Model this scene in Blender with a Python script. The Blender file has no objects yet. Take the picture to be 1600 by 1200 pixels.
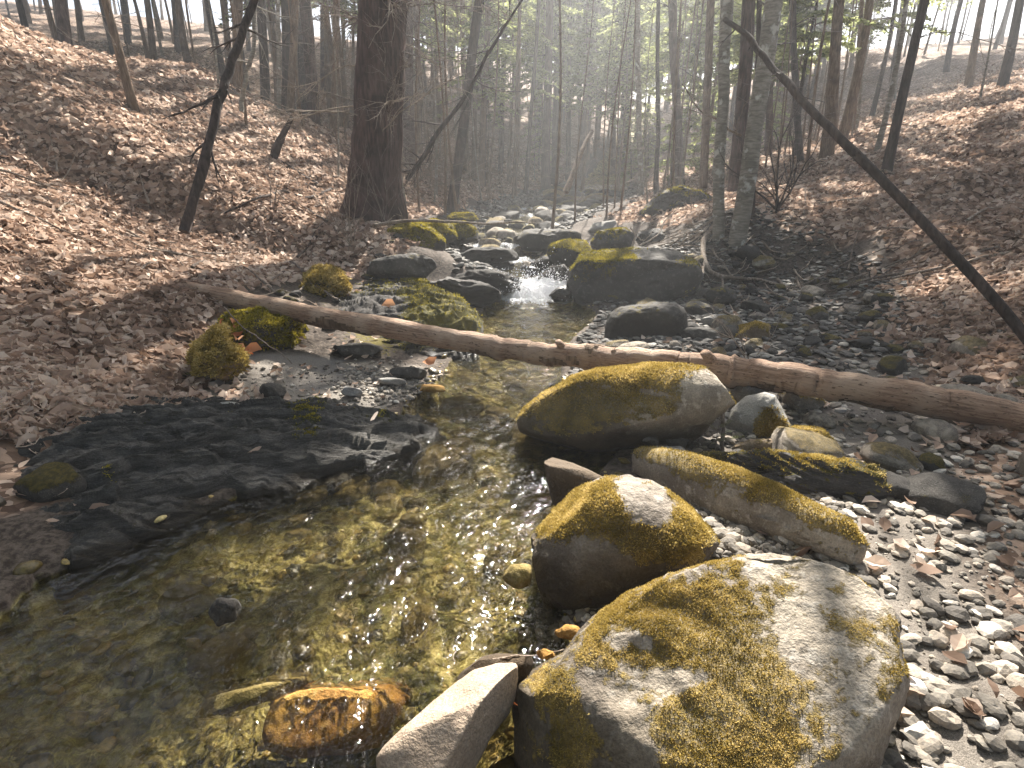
import bpy, math, random
import numpy as np
from mathutils import Vector, Matrix
R = math.radians
random.seed(7); rng = np.random.default_rng(7)
SC = bpy.context.scene; COL = SC.collection
# ------------------------------------------------------------ camera, sky, sun, exposure
CAMZ, PITCH, F = 1.5, R(18), 901.0
cam = bpy.data.cameras.new('camera'); cam.sensor_width = 36; cam.lens = F/1600*36
cam.clip_start = .05; cam.clip_end = 600
co = bpy.data.objects.new('camera', cam); COL.objects.link(co)
co.location = (0, 0, CAMZ); co.rotation_euler = (math.pi/2-PITCH, 0, 0); SC.camera = co
SUN_EL, SUN_AZ = R(43), R(13)
S = Vector((math.sin(SUN_AZ)*math.cos(SUN_EL), math.cos(SUN_AZ)*math.cos(SUN_EL), math.sin(SUN_EL)))
w = bpy.data.worlds.new("World"); SC.world = w; w.use_nodes = True
wn = w.node_tree; bg = wn.nodes['Background']
sky = wn.nodes.new('ShaderNodeTexSky'); sky.sky_type = 'NISHITA'; sky.sun_disc = False
sky.sun_elevation = SUN_EL; sky.sun_rotation = SUN_AZ; sky.dust_density = 2.5; sky.air_density = 1.0
wn.links.new(sky.outputs[0], bg.inputs[0]); bg.inputs[1].default_value = .05
sl = bpy.data.lights.new('sun', 'SUN'); sl.energy = 5; sl.angle = R(.53); sl.color = (1, .945, .86)
so = bpy.data.objects.new('sun', sl); COL.objects.link(so); so.rotation_euler = S.to_track_quat('Z', 'Y').to_euler(); so.location = (0, 0, 40)
SC.view_settings.view_transform = 'Standard'; SC.view_settings.look = 'None'
SC.view_settings.gamma = 1; SC.view_settings.exposure = 2.3; SC.view_settings.use_curve_mapping = False
SC.cycles.use_denoising = True; SC.cycles.max_bounces = 8; SC.cycles.transparent_max_bounces = 12
SC.cycles.diffuse_bounces = 3; SC.cycles.glossy_bounces = 3; SC.cycles.transmission_bounces = 5
SC.cycles.caustics_reflective = False; SC.cycles.caustics_refractive = False
SC.cycles.sample_clamp_indirect = 4; SC.cycles.volume_bounces = 0
HAZE = .0035
# ------------------------------------------------------------ projection helpers
CP, SP = math.cos(PITCH), math.sin(PITCH)
def ray(px, py):
    a, b = (px-800)/F, (600-py)/F
    return np.array([a, CP+b*SP, -SP+b*CP])          # per metre of camera depth
O = np.array([0, 0, CAMZ])
def at_d(px, py, d): return O+ray(px, py)*d
def at_y(px, py, y): r = ray(px, py); return O+r*(y/r[1])
def at_z(px, py, z): r = ray(px, py); return O+r*((z-CAMZ)/r[2])
def proj(P):
    P = np.asarray(P, float)-O
    d = P[..., 1]*CP-P[..., 2]*SP; v = P[..., 1]*SP+P[..., 2]*CP
    d = np.maximum(d, .05)
    return 800+F*P[..., 0]/d, 600-F*v/d, d
# ------------------------------------------------------------ noise
def _h(ix, iy, iz, s):
    n = (ix*374761393+iy*668265263+iz*2147483647+s*1274126177) & 0xffffffff
    n = ((n ^ (n >> 13))*1274126177) & 0xffffffff
    n = (n ^ (n >> 16)) & 0xffffff
    return n/float(0xffffff)
def vn(P, s=0):
    P = np.asarray(P, float); i = np.floor(P).astype(np.int64); f = P-i; u = f*f*f*(f*(f*6-15)+10)
    r = 0
    for dx in (0, 1):
        wx = u[..., 0] if dx else 1-u[..., 0]
        for dy in (0, 1):
            wy = u[..., 1] if dy else 1-u[..., 1]
            for dz in (0, 1):
                wz = u[..., 2] if dz else 1-u[..., 2]
                r = r+wx*wy*wz*_h(i[..., 0]+dx, i[..., 1]+dy, i[..., 2]+dz, s)
    return r
def fbm(P, o=4, s=0, g=.5):
    P = np.asarray(P, float); r = 0; a = 1; t = 0
    for k in range(o): r = r+a*(vn(P, s+k)*2-1); t += a; a *= g; P = P*2.03+17.1
    return r/t
def fb2(x, y, sc, o=4, s=0):
    x, y = np.broadcast_arrays(np.asarray(x, float), np.asarray(y, float))
    return fbm(np.stack([x*sc, y*sc, np.full(x.shape, s*7.3)], -1), o, s)
def sst(a, b, x): t = np.clip((x-a)/(b-a), 0, 1); return t*t*(3-2*t)
# ------------------------------------------------------------ terrain
STEPS = [(8.65, .25, .3), (10.6, .11, .25), (12.3, .1, .25), (14, .11, .3), (16, .12, .3), (18.4, .14, .3), (20.8, .12, .3), (23.5, .14, .4), (26.3, .14, .4), (29, .14, .4)]
def W(y):
    y = np.asarray(y, float)
    r = .012*np.clip(y-3, 0, 27)+np.interp(y, [30, 45, 70, 100], [0, 3.0, 8.5, 14])
    for c, a, wd in STEPS: r = r+a*sst(c-wd, c+wd, y)
    return r
YL = [-4, .5, 1.2, 2.0, 2.6, 3.4, 4.0, 4.6, 5.7, 7.3, 8.2, 9, 10, 13.4, 18, 22, 25, 31, 45, 100]
XLt = [-1.6, -1.6, -1.8, -1.95, -1.5, -.72, -.75, -.62, -.55, -.45, -.3, -.15, -.55, -1.0, -.5, .6, 1.5, 3.4, 7, 20]
XRt = [.5, .2, .12, .2, .4, .75, .4, .4, .5, 1.05, 1.0, .85, .6, .5, 2.1, 3.4, 4.4, 5.9, 9.5, 23]
def XL(y): return np.interp(y, YL, XLt)
def XR(y): return np.interp(y, YL, XRt)
LY = [0, 3, 4.5, 5.6, 8, 10, 14, 20, 30, 100]; LD = [0, .5, 1, 1.6, 2.5, 4, 6, 10, 20, 100]
LT = np.array([[0, .12, .25, .4, .8, 1.5, 2.4, 4, 8, 14], [0, .05, .07, .1, .45, .95, 1.8, 3.3, 7, 14],
 [0, .05, .07, .11, .42, .9, 1.8, 3.5, 8, 14], [0, .07, .14, .24, .55, .95, 1.8, 3.6, 8, 14],
 [0, .13, .24, .34, .52, .78, 1.8, 4.4, 9, 14], [0, .25, .5, .72, .88, 1.5, 2.6, 5, 10, 15],
 [0, .25, .45, .65, 1.15, 2.2, 3.5, 3.7, 5.5, 14], [0, .25, .45, .65, 1.15, 2.1, 2.5, 2.7, 4.5, 14],
 [0, .3, .5, .7, 1.1, 1.7, 2.1, 2.8, 6, 14], [0, .3, .5, .7, 1.1, 1.7, 2.1, 2.8, 6, 14]])
RD = [0, .5, 1, 2, 3, 4, 6, 10, 20, 100]
RT = np.array([[0, .05, .1, .16, .3, .7, 1.5, 3, 7, 13], [0, .04, .08, .13, .25, .6, 1.4, 3, 7, 13],
 [0, .04, .07, .11, .18, .5, 1.3, 3, 7, 13], [0, .05, .08, .12, .2, .5, 1.3, 3, 7, 13],
 [0, .06, .1, .15, .22, .95, 1.5, 2.8, 6, 13], [0, .1, .18, .35, .92, 1.02, 1.35, 2.6, 5, 13],
 [0, .15, .25, .45, .6, .8, 1.4, 2.6, 5, 13], [0, .2, .3, .5, .8, 1.1, 1.7, 2.9, 5.5, 13],
 [0, .3, .5, .8, 1.1, 1.4, 2, 3.2, 6, 13], [0, .3, .5, .8, 1.1, 1.4, 2, 3.2, 6, 13]])
def bil(T, ys, ds, y, d):
    yi = np.clip(np.searchsorted(ys, y)-1, 0, len(ys)-2); di = np.clip(np.searchsorted(ds, d)-1, 0, len(ds)-2)
    ys = np.array(ys, float); ds = np.array(ds, float)
    fy = np.clip((y-ys[yi])/(ys[yi+1]-ys[yi]), 0, 1); fd = np.clip((d-ds[di])/(ds[di+1]-ds[di]), 0, 1)
    fy = fy*fy*(3-2*fy)
    return (T[yi, di]*(1-fd)+T[yi, di+1]*fd)*(1-fy)+(T[yi+1, di]*(1-fd)+T[yi+1, di+1]*fd)*fy
def H(x, y, fine=True):
    x, y = np.broadcast_arrays(np.asarray(x, float), np.asarray(y, float))
    wob = .12*fb2(x, y, 1.3, 2, 3)
    dl = XL(y)-x+wob; dr = x-XR(y)+wob; w_ = W(y)
    out = np.maximum(dl, dr)
    bed = w_-.24*(1-np.exp(-np.maximum(-out, 0)/.22))-.02
    bank = w_+np.where(dl > dr, bil(LT, LY, LD, y, np.maximum(dl, 0)), bil(RT, LY, RD, y, np.maximum(dr, 0)))
    h = np.where(out > 0, bank+.015, bed)
    a = np.interp(out, [-1, 0, 1, 3, 8], [.05, .03, .03, .09, .3])
    a = a*np.where((dl > 0) & (dl < 1.9) & (y > 3.8) & (y < 5.2), .25, 1)
    h = h+a*fb2(x, y, .9, 4, 11)
    if fine: h = h+np.interp(out, [-.3, 0, 1, 2], [.06, .04, .02, .014])*fb2(x, y, 6, 4, 21)
    return h
def gz(x, y): return float(H(np.array([x]), np.array([y]))[0])
def ground(px, py, t0=1.2, t1=90):
    r = ray(px, py); t = np.exp(np.linspace(math.log(t0), math.log(t1), 900)); P = O+t[:, None]*r
    below = np.nonzero(P[:, 2] < H(P[:, 0], P[:, 1]))[0]
    return P[below[0]] if len(below) else P[-1]
# ------------------------------------------------------------ object helpers
def tag(o, label=None, cat=None, group=None, kind=None):
    for k, v in (('label', label), ('category', cat), ('group', group), ('kind', kind)):
        if v: o[k] = v
    return o
def empty(name, loc, label=None, cat=None, group=None):
    o = bpy.data.objects.new(name, None); COL.objects.link(o); o.location = loc; o.empty_display_size = .1
    return tag(o, label, cat, group)
def mkmesh(name, V, faces, mat=None, smooth=True, attrs=None):
    me = bpy.data.meshes.new(name); V = np.asarray(V, np.float32)
    if not isinstance(faces, list): faces = [faces]
    faces = [np.asarray(f, np.int32) for f in faces if len(f)]
    me.vertices.add(len(V)); me.vertices.foreach_set('co', V.ravel())
    idx = np.concatenate([f.ravel() for f in faces]); n = np.concatenate([np.full(len(f), f.shape[1]) for f in faces])
    me.loops.add(len(idx)); me.loops.foreach_set('vertex_index', idx)
    me.polygons.add(len(n)); me.polygons.foreach_set('loop_start', np.concatenate([[0], np.cumsum(n)[:-1]]).astype(np.int32))
    me.polygons.foreach_set('use_smooth', np.full(len(n), smooth))
    for k, v in (attrs or {}).items():
        a = me.attributes.new(k, 'FLOAT', 'POINT'); a.data.foreach_set('value', np.asarray(v, np.float32))
    me.update(calc_edges=True); me.validate()
    if mat: me.materials.append(mat)
    return me
def mk(name, V, faces, mat, parent=None, smooth=True, attrs=None, loc=None):
    V = np.asarray(V, float)
    if loc is not None: V = V-np.asarray(loc)
    o = bpy.data.objects.new(name, mkmesh(name, V, faces, mat, smooth, attrs)); COL.objects.link(o)
    if parent: o.parent = parent
    if loc is not None: o.location = loc
    return o
def copy_tree(o, parent=None):
    c = o.copy(); COL.objects.link(c)
    if parent: c.parent = parent
    for ch in o.children: copy_tree(ch, c)
    return c
# ------------------------------------------------------------ materials
class NT:
    def __init__(s, name):
        s.m = bpy.data.materials.new(name); s.m.use_nodes = True; s.t = s.m.node_tree; s.p = s.t.nodes['Principled BSDF']; s.out = s.t.nodes['Material Output']
        s.tc = s.n('ShaderNodeTexCoord').outputs['Object']
    def n(s, k, **kw):
        x = s.t.nodes.new(k)
        for a, b in kw.items(): setattr(x, a, b)
        return x
    def l(s, a, b):
        if isinstance(a, (int, float)): b.default_value = a
        elif isinstance(a, tuple): b.default_value = (*a, 1) if len(a) == 3 else a
        else: s.t.links.new(a, b)
    def noise(s, sc, det=4, vec=None, rough=.55, dist=0):
        x = s.n('ShaderNodeTexNoise'); s.l(vec or s.tc, x.inputs['Vector']); x.inputs['Scale'].default_value = sc
        x.inputs['Detail'].default_value = det; x.inputs['Roughness'].default_value = rough; x.inputs['Distortion'].default_value = dist
        return x.outputs[0]
    def vor(s, sc, vec=None, feat='F1', out='Distance'):
        x = s.n('ShaderNodeTexVoronoi', feature=feat); s.l(vec or s.tc, x.inputs['Vector']); x.inputs['Scale'].default_value = sc; return x.outputs[out]
    def math(s, op, a, b=0, c=0):
        x = s.n('ShaderNodeMath', operation=op)
        for i, q in enumerate((a, b, c)): s.l(q, x.inputs[i])
        return x.outputs[0]
    def rng(s, v, a, b, c=0., d=1.):
        x = s.n('ShaderNodeMapRange'); x.interpolation_type = 'SMOOTHSTEP'; s.l(v, x.inputs[0])
        for i, q in enumerate((a, b, c, d)): x.inputs[i+1].default_value = q
        return x.outputs[0]
    def mix(s, f, a, b, mode='MIX'):
        x = s.n('ShaderNodeMix', data_type='RGBA', blend_type=mode); s.l(f, x.inputs[0]); s.l(a, x.inputs[6]); s.l(b, x.inputs[7]); return x.outputs[2]
    def ramp(s, v, *st):
        x = s.n('ShaderNodeValToRGB'); s.l(v, x.inputs[0]); e = x.color_ramp.elements
        while len(e) < len(st): e.new(.5)
        for q, (p, c) in zip(e, st): q.position = p; q.color = (*c, 1)
        return x.outputs[0]
    def attr(s, name, out='Fac'):
        x = s.n('ShaderNodeAttribute'); x.attribute_name = name; return x.outputs[out]
    def scale(s, x_, y_, z_):
        x = s.n('ShaderNodeMapping'); s.l(s.tc, x.inputs[0]); x.inputs['Scale'].default_value = (x_, y_, z_); return x.outputs[0]
    def bump(s, h, st=.5, d=.01, prev=None):
        x = s.n('ShaderNodeBump'); x.inputs['Strength'].default_value = st; x.inputs['Distance'].default_value = d; s.l(h, x.inputs['Height'])
        if prev: s.l(prev, x.inputs['Normal'])
        return x.outputs[0]
    def fin(s, col=None, rough=None, nrm=None, spec=None):
        if col is not None: s.l(col, s.p.inputs['Base Color'])
        if rough is not None: s.l(rough, s.p.inputs['Roughness'])
        if nrm is not None: s.l(nrm, s.p.inputs['Normal'])
        if spec is not None: s.p.inputs['Specular IOR Level'].default_value = spec
        return s.m
def rock_mat(name, c1, c2, c3, moss1=(.16, .115, .022), moss2=(.36, .255, .075), strata=False, mscale=1., lich=.5, thin=.35):
    k = NT(name); info = k.n('ShaderNodeObjectInfo').outputs['Random']
    vec = k.scale(2, 2, 14) if strata else k.tc
    n1 = k.noise(3.2*mscale, 5, vec); n2 = k.noise(22*mscale, 6, vec, .65); n3 = k.noise(130, 3)
    c = k.mix(k.rng(n1, .35, .65), c1, c2)
    c = k.mix(k.math('MULTIPLY', k.rng(n2, .52, .66), lich), c, c3)
    c = k.mix(.55, c, k.ramp(n3, (.3, (.25, .25, .25)), (.5, (.62, .6, .58)), (.72, (1, 1, 1))), 'MULTIPLY')
    c = k.mix(1, c, k.ramp(info, (0, (.82, .8, .8)), (1, (1.1, 1.08, 1.02))), 'MULTIPLY')
    c = k.mix(k.attr('stain_shade'), c, k.mix(1, c, (.28, .25, .2), 'MULTIPLY'))  # biofilm stain, deepened to paint shade into the lower stone
    wet = k.rng(k.attr('wet'), .2, .8)
    c = k.mix(wet, c, k.mix(1, c, (.4, .34, .25), 'MULTIPLY'))
    mn = k.noise(38, 5, None, .7); mf = k.noise(240, 3)
    msk = k.rng(k.math('ADD', k.attr('moss'), k.math('MULTIPLY', k.math('SUBTRACT', mn, .5), 1.5)), .36, .58)
    mc = k.mix(k.rng(k.noise(9, 4), .38, .66), moss1, moss2)
    mc = k.mix(.8, mc, k.ramp(mf, (.3, (.3, .3, .3)), (.7, (1.3, 1.3, 1.3))), 'MULTIPLY')
    c = k.mix(k.math('MULTIPLY', msk, k.rng(k.noise(75, 5, None, .75), .3, .62, 1-thin, 1.)), c, mc)
    b = k.bump(k.math('ADD', k.math('MULTIPLY', n2, 1.), k.math('MULTIPLY', n3, .35)), .7, .02 if not strata else .03)
    b = k.bump(k.math('MULTIPLY', mf, msk), .9, .012, b)
    ro = k.math('SUBTRACT', .88, k.math('MULTIPLY', wet, .55))
    return k.fin(c, ro, b, .35)
M = {}
M['granite'] = rock_mat('granite', (.2, .17, .14), (.42, .37, .3), (.62, .58, .52), thin=.75)
M['pale'] = rock_mat('pale_rock', (.27, .265, .25), (.36, .35, .33), (.48, .47, .44))
M['grey'] = rock_mat('grey_rock', (.045, .041, .037), (.085, .078, .07), (.2, .19, .175), (.1, .08, .01), (.2, .15, .02))
M['schist'] = rock_mat('schist', (.06, .056, .052), (.115, .105, .098), (.24, .23, .22), (.09, .08, .01), (.2, .16, .02), strata=True)
M['darkschist'] = rock_mat('dark_schist', (.05, .047, .043), (.115, .11, .102), (.26, .255, .245), (.03, .035, .006), (.07, .07, .012), strata=True, lich=.35)
M['brown'] = rock_mat('brown_rock', (.2, .15, .1), (.28, .21, .14), (.36, .3, .24))
M['tan'] = rock_mat('tan_rock', (.34, .265, .2), (.42, .34, .27), (.5, .44, .37), lich=.3)
M['ochre'] = rock_mat('ochre_rock', (.3, .15, .03), (.5, .3, .07), (.62, .45, .18), mscale=2)
M['olive'] = rock_mat('olive_stone', (.2, .15, .04), (.34, .26, .08), (.45, .38, .2))
def moss_mat(name, a, b, c, tf=.35):
    k = NT(name); r = k.attr('rnd')
    k.fin(k.ramp(r, (0, a), (.5, b), (1, c)), .8, None, .2)
    tr = k.n('ShaderNodeBsdfTranslucent'); k.l(k.ramp(r, (0, a), (.5, b), (1, c)), tr.inputs[0])
    mx = k.n('ShaderNodeMixShader'); mx.inputs[0].default_value = tf; k.l(k.p.outputs[0], mx.inputs[1]); k.l(tr.outputs[0], mx.inputs[2]); k.l(mx.outputs[0], k.out.inputs[0]); return k.m
M['moss'] = moss_mat('golden_moss', (.11, .078, .014), (.37, .265, .06), (.68, .53, .22))
M['mossg'] = moss_mat('green_moss', (.06, .055, .006), (.23, .19, .015), (.48, .39, .05))
M['foliage'] = moss_mat('hemlock_needles', (.09, .11, .045), (.26, .29, .11), (.5, .52, .25), .62)
M['leaf'] = moss_mat('dry_leaf', (.15, .095, .065), (.43, .305, .23), (.76, .63, .52))
M['redleaf'] = moss_mat('rust_leaf', (.28, .08, .03), (.42, .14, .05), (.6, .33, .18))
M['grassblade'] = moss_mat('dry_grass', (.2, .14, .07), (.33, .25, .13), (.45, .36, .2))
def bark(name, a, b, sc=1., ring=False, moss=.0):
    k = NT(name)
    n = k.noise(5*sc, 6, k.scale(5, 5, .7) if not ring else k.scale(1, 1, 5), .65)
    n2 = k.noise(3, 3)
    c = k.mix(k.rng(n, .35, .68), a, b); c = k.mix(k.rng(n2, .45, .75), c, tuple(x*.7 for x in a))
    if ring: c = k.mix(k.rng(k.noise(6, 3), .55, .68), c, (.5, .48, .43))
    return k.fin(c, .9, k.bump(n, .9, .03), .2)
M['hembark'] = bark('hemlock_bark', (.04, .024, .02), (.13, .082, .068))
M['darkbark'] = bark('dark_bark', (.03, .022, .018), (.09, .065, .055))
M['palebark'] = bark('pale_bark', (.17, .15, .12), (.33, .3, .25), 1.5, True)
M['brownbark'] = bark('brown_bark', (.1, .066, .042), (.24, .165, .11), 1.5)
M['twig'] = bark('grey_twig', (.12, .09, .07), (.28, .23, .19), 2)
M['root'] = bark('weathered_root', (.2, .15, .11), (.42, .35, .28), 2)
def log_mat():
    k = NT('barkless_log'); v = k.scale(1.2, 22, 22)
    n = k.noise(3, 7, v, .72); n2 = k.noise(3, 4); n3 = k.noise(18, 5, k.scale(1, 4, 4), .7)
    c = k.mix(k.rng(n, .3, .7), (.16, .09, .055), (.43, .28, .185))
    c = k.mix(k.rng(n2, .42, .66), c, (.42, .3, .21)); c = k.mix(k.rng(n3, .56, .66), c, (.08, .048, .03))
    return k.fin(c, .75, k.bump(k.math('ADD', n, n3), .9, .02), .25)
M['log'] = log_mat()
def ground_mat():
    k = NT('forest_ground')
    cl = k.n('ShaderNodeTexVoronoi'); k.l(k.noise(2, 2), cl.inputs['Scale']); cl.inputs['Scale'].default_value = 17
    for l in list(cl.inputs['Scale'].links): k.t.links.remove(l)
    dv = k.n('ShaderNodeVectorMath', operation='ADD'); sc = k.n('ShaderNodeVectorMath', operation='SCALE'); nn = k.n('ShaderNodeTexNoise'); k.l(k.tc, nn.inputs['Vector']); nn.inputs['Scale'].default_value = 9
    k.l(nn.outputs[1], sc.inputs[0]); sc.inputs['Scale'].default_value = .12; k.l(k.tc, dv.inputs[0]); k.l(sc.outputs[0], dv.inputs[1]); k.l(dv.outputs[0], cl.inputs['Vector'])
    sep = k.n('ShaderNodeSeparateColor'); k.l(cl.outputs['Color'], sep.inputs[0])
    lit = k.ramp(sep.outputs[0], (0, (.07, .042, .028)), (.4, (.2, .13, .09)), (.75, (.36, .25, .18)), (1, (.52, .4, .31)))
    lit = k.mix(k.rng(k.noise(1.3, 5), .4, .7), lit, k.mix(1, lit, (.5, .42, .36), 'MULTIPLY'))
    n = k.noise(30, 5, None, .7); nb = k.noise(5, 5)
    soil = k.mix(k.rng(n, .35, .65), (.035, .026, .02), (.12, .095, .075))
    sand = k.mix(k.rng(k.noise(320, 2), .3, .7), (.1, .088, .075), (.27, .24, .205))
    b1 = k.ramp(k.noise(15, 8, None, .8, .5), (.34, (.045, .04, .015)), (.46, (.19, .165, .06)), (.54, (.46, .41, .17)), (.62, (.8, .74, .45)))
    b2 = k.ramp(k.vor(26, None, 'F1', 'Color'), (.2, (.3, .22, .1)), (.8, (.9, .85, .7)))
    bed = k.mix(.75, b1, b2, 'MULTIPLY'); bed = k.mix(k.rng(nb, .47, .6), bed, k.mix(1, bed, (.38, .43, .38), 'MULTIPLY'))
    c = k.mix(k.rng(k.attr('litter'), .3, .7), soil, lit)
    c = k.mix(k.rng(k.attr('sand'), .3, .7), c, sand)
    c = k.mix(k.rng(k.attr('bed'), .3, .7), c, bed)
    msk = k.rng(k.math('ADD', k.attr('moss'), k.math('MULTIPLY', k.math('SUBTRACT', k.noise(25, 5), .5), 1.)), .45, .6)
    c = k.mix(msk, c, (.1, .08, .012))
    return k.fin(c, .9, k.bump(k.math('ADD', n, sep.outputs[1]), .6, .02), .2)
M['ground'] = ground_mat()
def water_mat():
    k = NT('stream_water'); k.t.nodes.remove(k.p)
    a = k.noise(42, 1.4, k.scale(1, .7, 1), .5, .5); c3 = k.noise(11, 2, k.scale(1, .65, 1), .5, .8)
    h = k.math('ADD', k.math('MULTIPLY', a, .9), k.math('MULTIPLY', c3, 1.6))
    h = k.math('MULTIPLY', h, k.rng(k.noise(1.6, 3), .35, .6, .4, 1.))      # choppy stretches and smoother ones
    nb = k.bump(h, 1., .0095)
    fr = k.n('ShaderNodeFresnel'); fr.inputs[0].default_value = 1.33; k.l(nb, fr.inputs['Normal'])
    gl = k.n('ShaderNodeBsdfGlossy'); gl.inputs['Roughness'].default_value = .028; k.l(nb, gl.inputs['Normal'])
    tp = k.n('ShaderNodeBsdfTransparent'); tp.inputs[0].default_value = (.97, .94, .84, 1)
    rf = k.n('ShaderNodeBsdfRefraction'); rf.inputs['IOR'].default_value = 1.33; rf.inputs['Roughness'].default_value = 0; rf.inputs[0].default_value = (.97, .94, .84, 1); k.l(nb, rf.inputs['Normal'])
    m1 = k.n('ShaderNodeMixShader'); m1.inputs[0].default_value = .42; k.l(tp.outputs[0], m1.inputs[1]); k.l(rf.outputs[0], m1.inputs[2])
    m2 = k.n('ShaderNodeMixShader'); k.l(fr.outputs[0], m2.inputs[0]); k.l(m1.outputs[0], m2.inputs[1]); k.l(gl.outputs[0], m2.inputs[2])
    df = k.n('ShaderNodeBsdfDiffuse'); df.inputs[0].default_value = (.85, .86, .87, 1)
    tl = k.n('ShaderNodeBsdfTranslucent'); tl.inputs[0].default_value = (.85, .86, .87, 1)
    m4 = k.n('ShaderNodeMixShader'); m4.inputs[0].default_value = .4; k.l(df.outputs[0], m4.inputs[1]); k.l(tl.outputs[0], m4.inputs[2])
    m3 = k.n('ShaderNodeMixShader'); fo = k.rng(k.math('ADD', k.attr('foam'), k.math('MULTIPLY', k.math('SUBTRACT', k.noise(45, 5, None, .7), .5), 1.6)), .5, .8)
    k.l(fo, m3.inputs[0]); k.l(m2.outputs[0], m3.inputs[1]); k.l(m4.outputs[0], m3.inputs[2]); k.l(m3.outputs[0], k.out.inputs[0]); return k.m
M['water'] = water_mat()
k = NT('spray_droplets'); M['spray'] = k.fin((.9, .9, .92), .15, None, .6)
def pebble_mat(name, *st, wet=False):
    k = NT(name); r = k.attr('rnd'); c = k.ramp(r, *st)
    c = k.mix(.8 if wet else .5, c, k.ramp(k.noise(60 if wet else 90, 6, None, .75), (.35, (.3, .3, .3)), (.65, (1.5, 1.4, 1.2))), 'MULTIPLY')
    return k.fin(c, .35 if wet else .8, k.bump(k.noise(120, 3), .5, .004), .4)
M['pebble'] = pebble_mat('dry_pebbles', (0, (.06, .052, .045)), (.55, (.2, .18, .155)), (.85, (.36, .31, .26)), (1, (.55, .52, .48)))
M['shale'] = pebble_mat('shale_chips', (0, (.035, .032, .03)), (.6, (.1, .093, .085)), (1, (.3, .285, .26)))
M['bedstone'] = pebble_mat('bed_stones', (0, (.03, .025, .012)), (.45, (.16, .12, .035)), (.75, (.36, .26, .08)), (1, (.6, .5, .24)), wet=True)
# ------------------------------------------------------------ sphere meshes
import bmesh
_ico = {}
def ico(n):
    if n not in _ico:
        bm = bmesh.new(); bmesh.ops.create_icosphere(bm, subdivisions=n, radius=1)
        _ico[n] = (np.array([v.co[:] for v in bm.verts]), np.array([[v.index for v in f.verts] for f in bm.faces])); bm.free()
    return _ico[n]
def vnormals(V, Fc):
    fn = np.cross(V[Fc[:, 1]]-V[Fc[:, 0]], V[Fc[:, 2]]-V[Fc[:, 0]]); N = np.zeros_like(V)
    for i in range(3):
        for a in range(3): N[:, a] += np.bincount(Fc[:, i], fn[:, a], len(V))
    return N/np.maximum(np.linalg.norm(N, axis=1), 1e-9)[:, None]
def tufts(V, N, msk, n, size, seed, mat, name, parent, loc):
    r = np.random.default_rng(seed); p = np.clip(msk, 0, 1); p = p/p.sum()
    if not np.isfinite(p).all(): return
    i = r.choice(len(V), n, p=p); s = size*(.5+r.random(n)*.9)
    nb = np.mean(np.abs(V[i[:200]]-V[(i[:200]+1) % len(V)])) if 0 else 0
    c = V[i]+r.normal(0, size*.9, (n, 3)); c = c-N[i]*np.einsum('ij,ij->i', c-V[i], N[i])[:, None]
    d = N[i]+r.normal(0, .55, (n, 3)); d /= np.linalg.norm(d, axis=1)[:, None]
    sd = np.cross(d, r.normal(0, 1, (n, 3))); sd /= np.linalg.norm(sd, axis=1)[:, None]
    c = c-N[i]*size*.25
    P = np.stack([c-sd*s[:, None]*.32, c+sd*s[:, None]*.32, c+d*s[:, None]*1.15], 1).reshape(-1, 3)
    rd = np.clip(.5*r.random(n)+.5*(.5+1.2*fbm(V[i]*9, 3, seed)), 0, 1)
    return mk(name, P-np.asarray(loc), np.arange(3*n).reshape(-1, 3), mat, parent, False, {'rnd': np.repeat(rd, 3)})
def finish_rock(name, V, Fc, mat, label, cat, loc, wz, moss=0., mblobs=(), mossn=0, msize=.011, mmat='moss', seed=0, group=None, up=.5, mossname='moss', dry=False):
    N = vnormals(V, Fc)
    m = np.zeros(len(V))
    if moss > 0 or mblobs:
        m = moss*sst(up-.35, up+.25, N[:, 2])+.42*fbm(V*5, 4, seed+5)+.35*fbm(V*17, 3, seed+6)+.3*fbm(V*48, 2, seed+7)-.12*(moss < .9)
        if mblobs:
            px, py, _ = proj(V)
            for (bx, by, br, sg) in mblobs: m = m+sg*np.exp(-((px-bx)**2+(py-by)**2)/br**2)
        m = np.clip(m, 0, 1)
    wet = np.zeros(len(V)) if dry else 1-sst(wz+.01, wz+.075, V[:, 2]+.03*fbm(V*7, 3, seed))
    m = m*(1-wet)
    stn_shade = np.zeros(len(V)) if dry or wz < -5 else 1-sst(wz+.14, wz+.42, V[:, 2]+.12*fbm(V*4, 4, seed+8))  # dark band above the waterline: biofilm plus painted front-face shade
    if wz > 5 or mat == 'darkschist': stn_shade = stn_shade*0
    o = mk(name, V, Fc, M[mat], None, True, {'moss': m, 'wet': wet, 'stain_shade': stn_shade}, loc)
    tag(o, label, cat, group)
    if mossn: tufts(V, N, sst(.45, .7, m), mossn, msize, seed, M[mmat], mossname, o, loc)
    return o
RN = [0]
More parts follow.
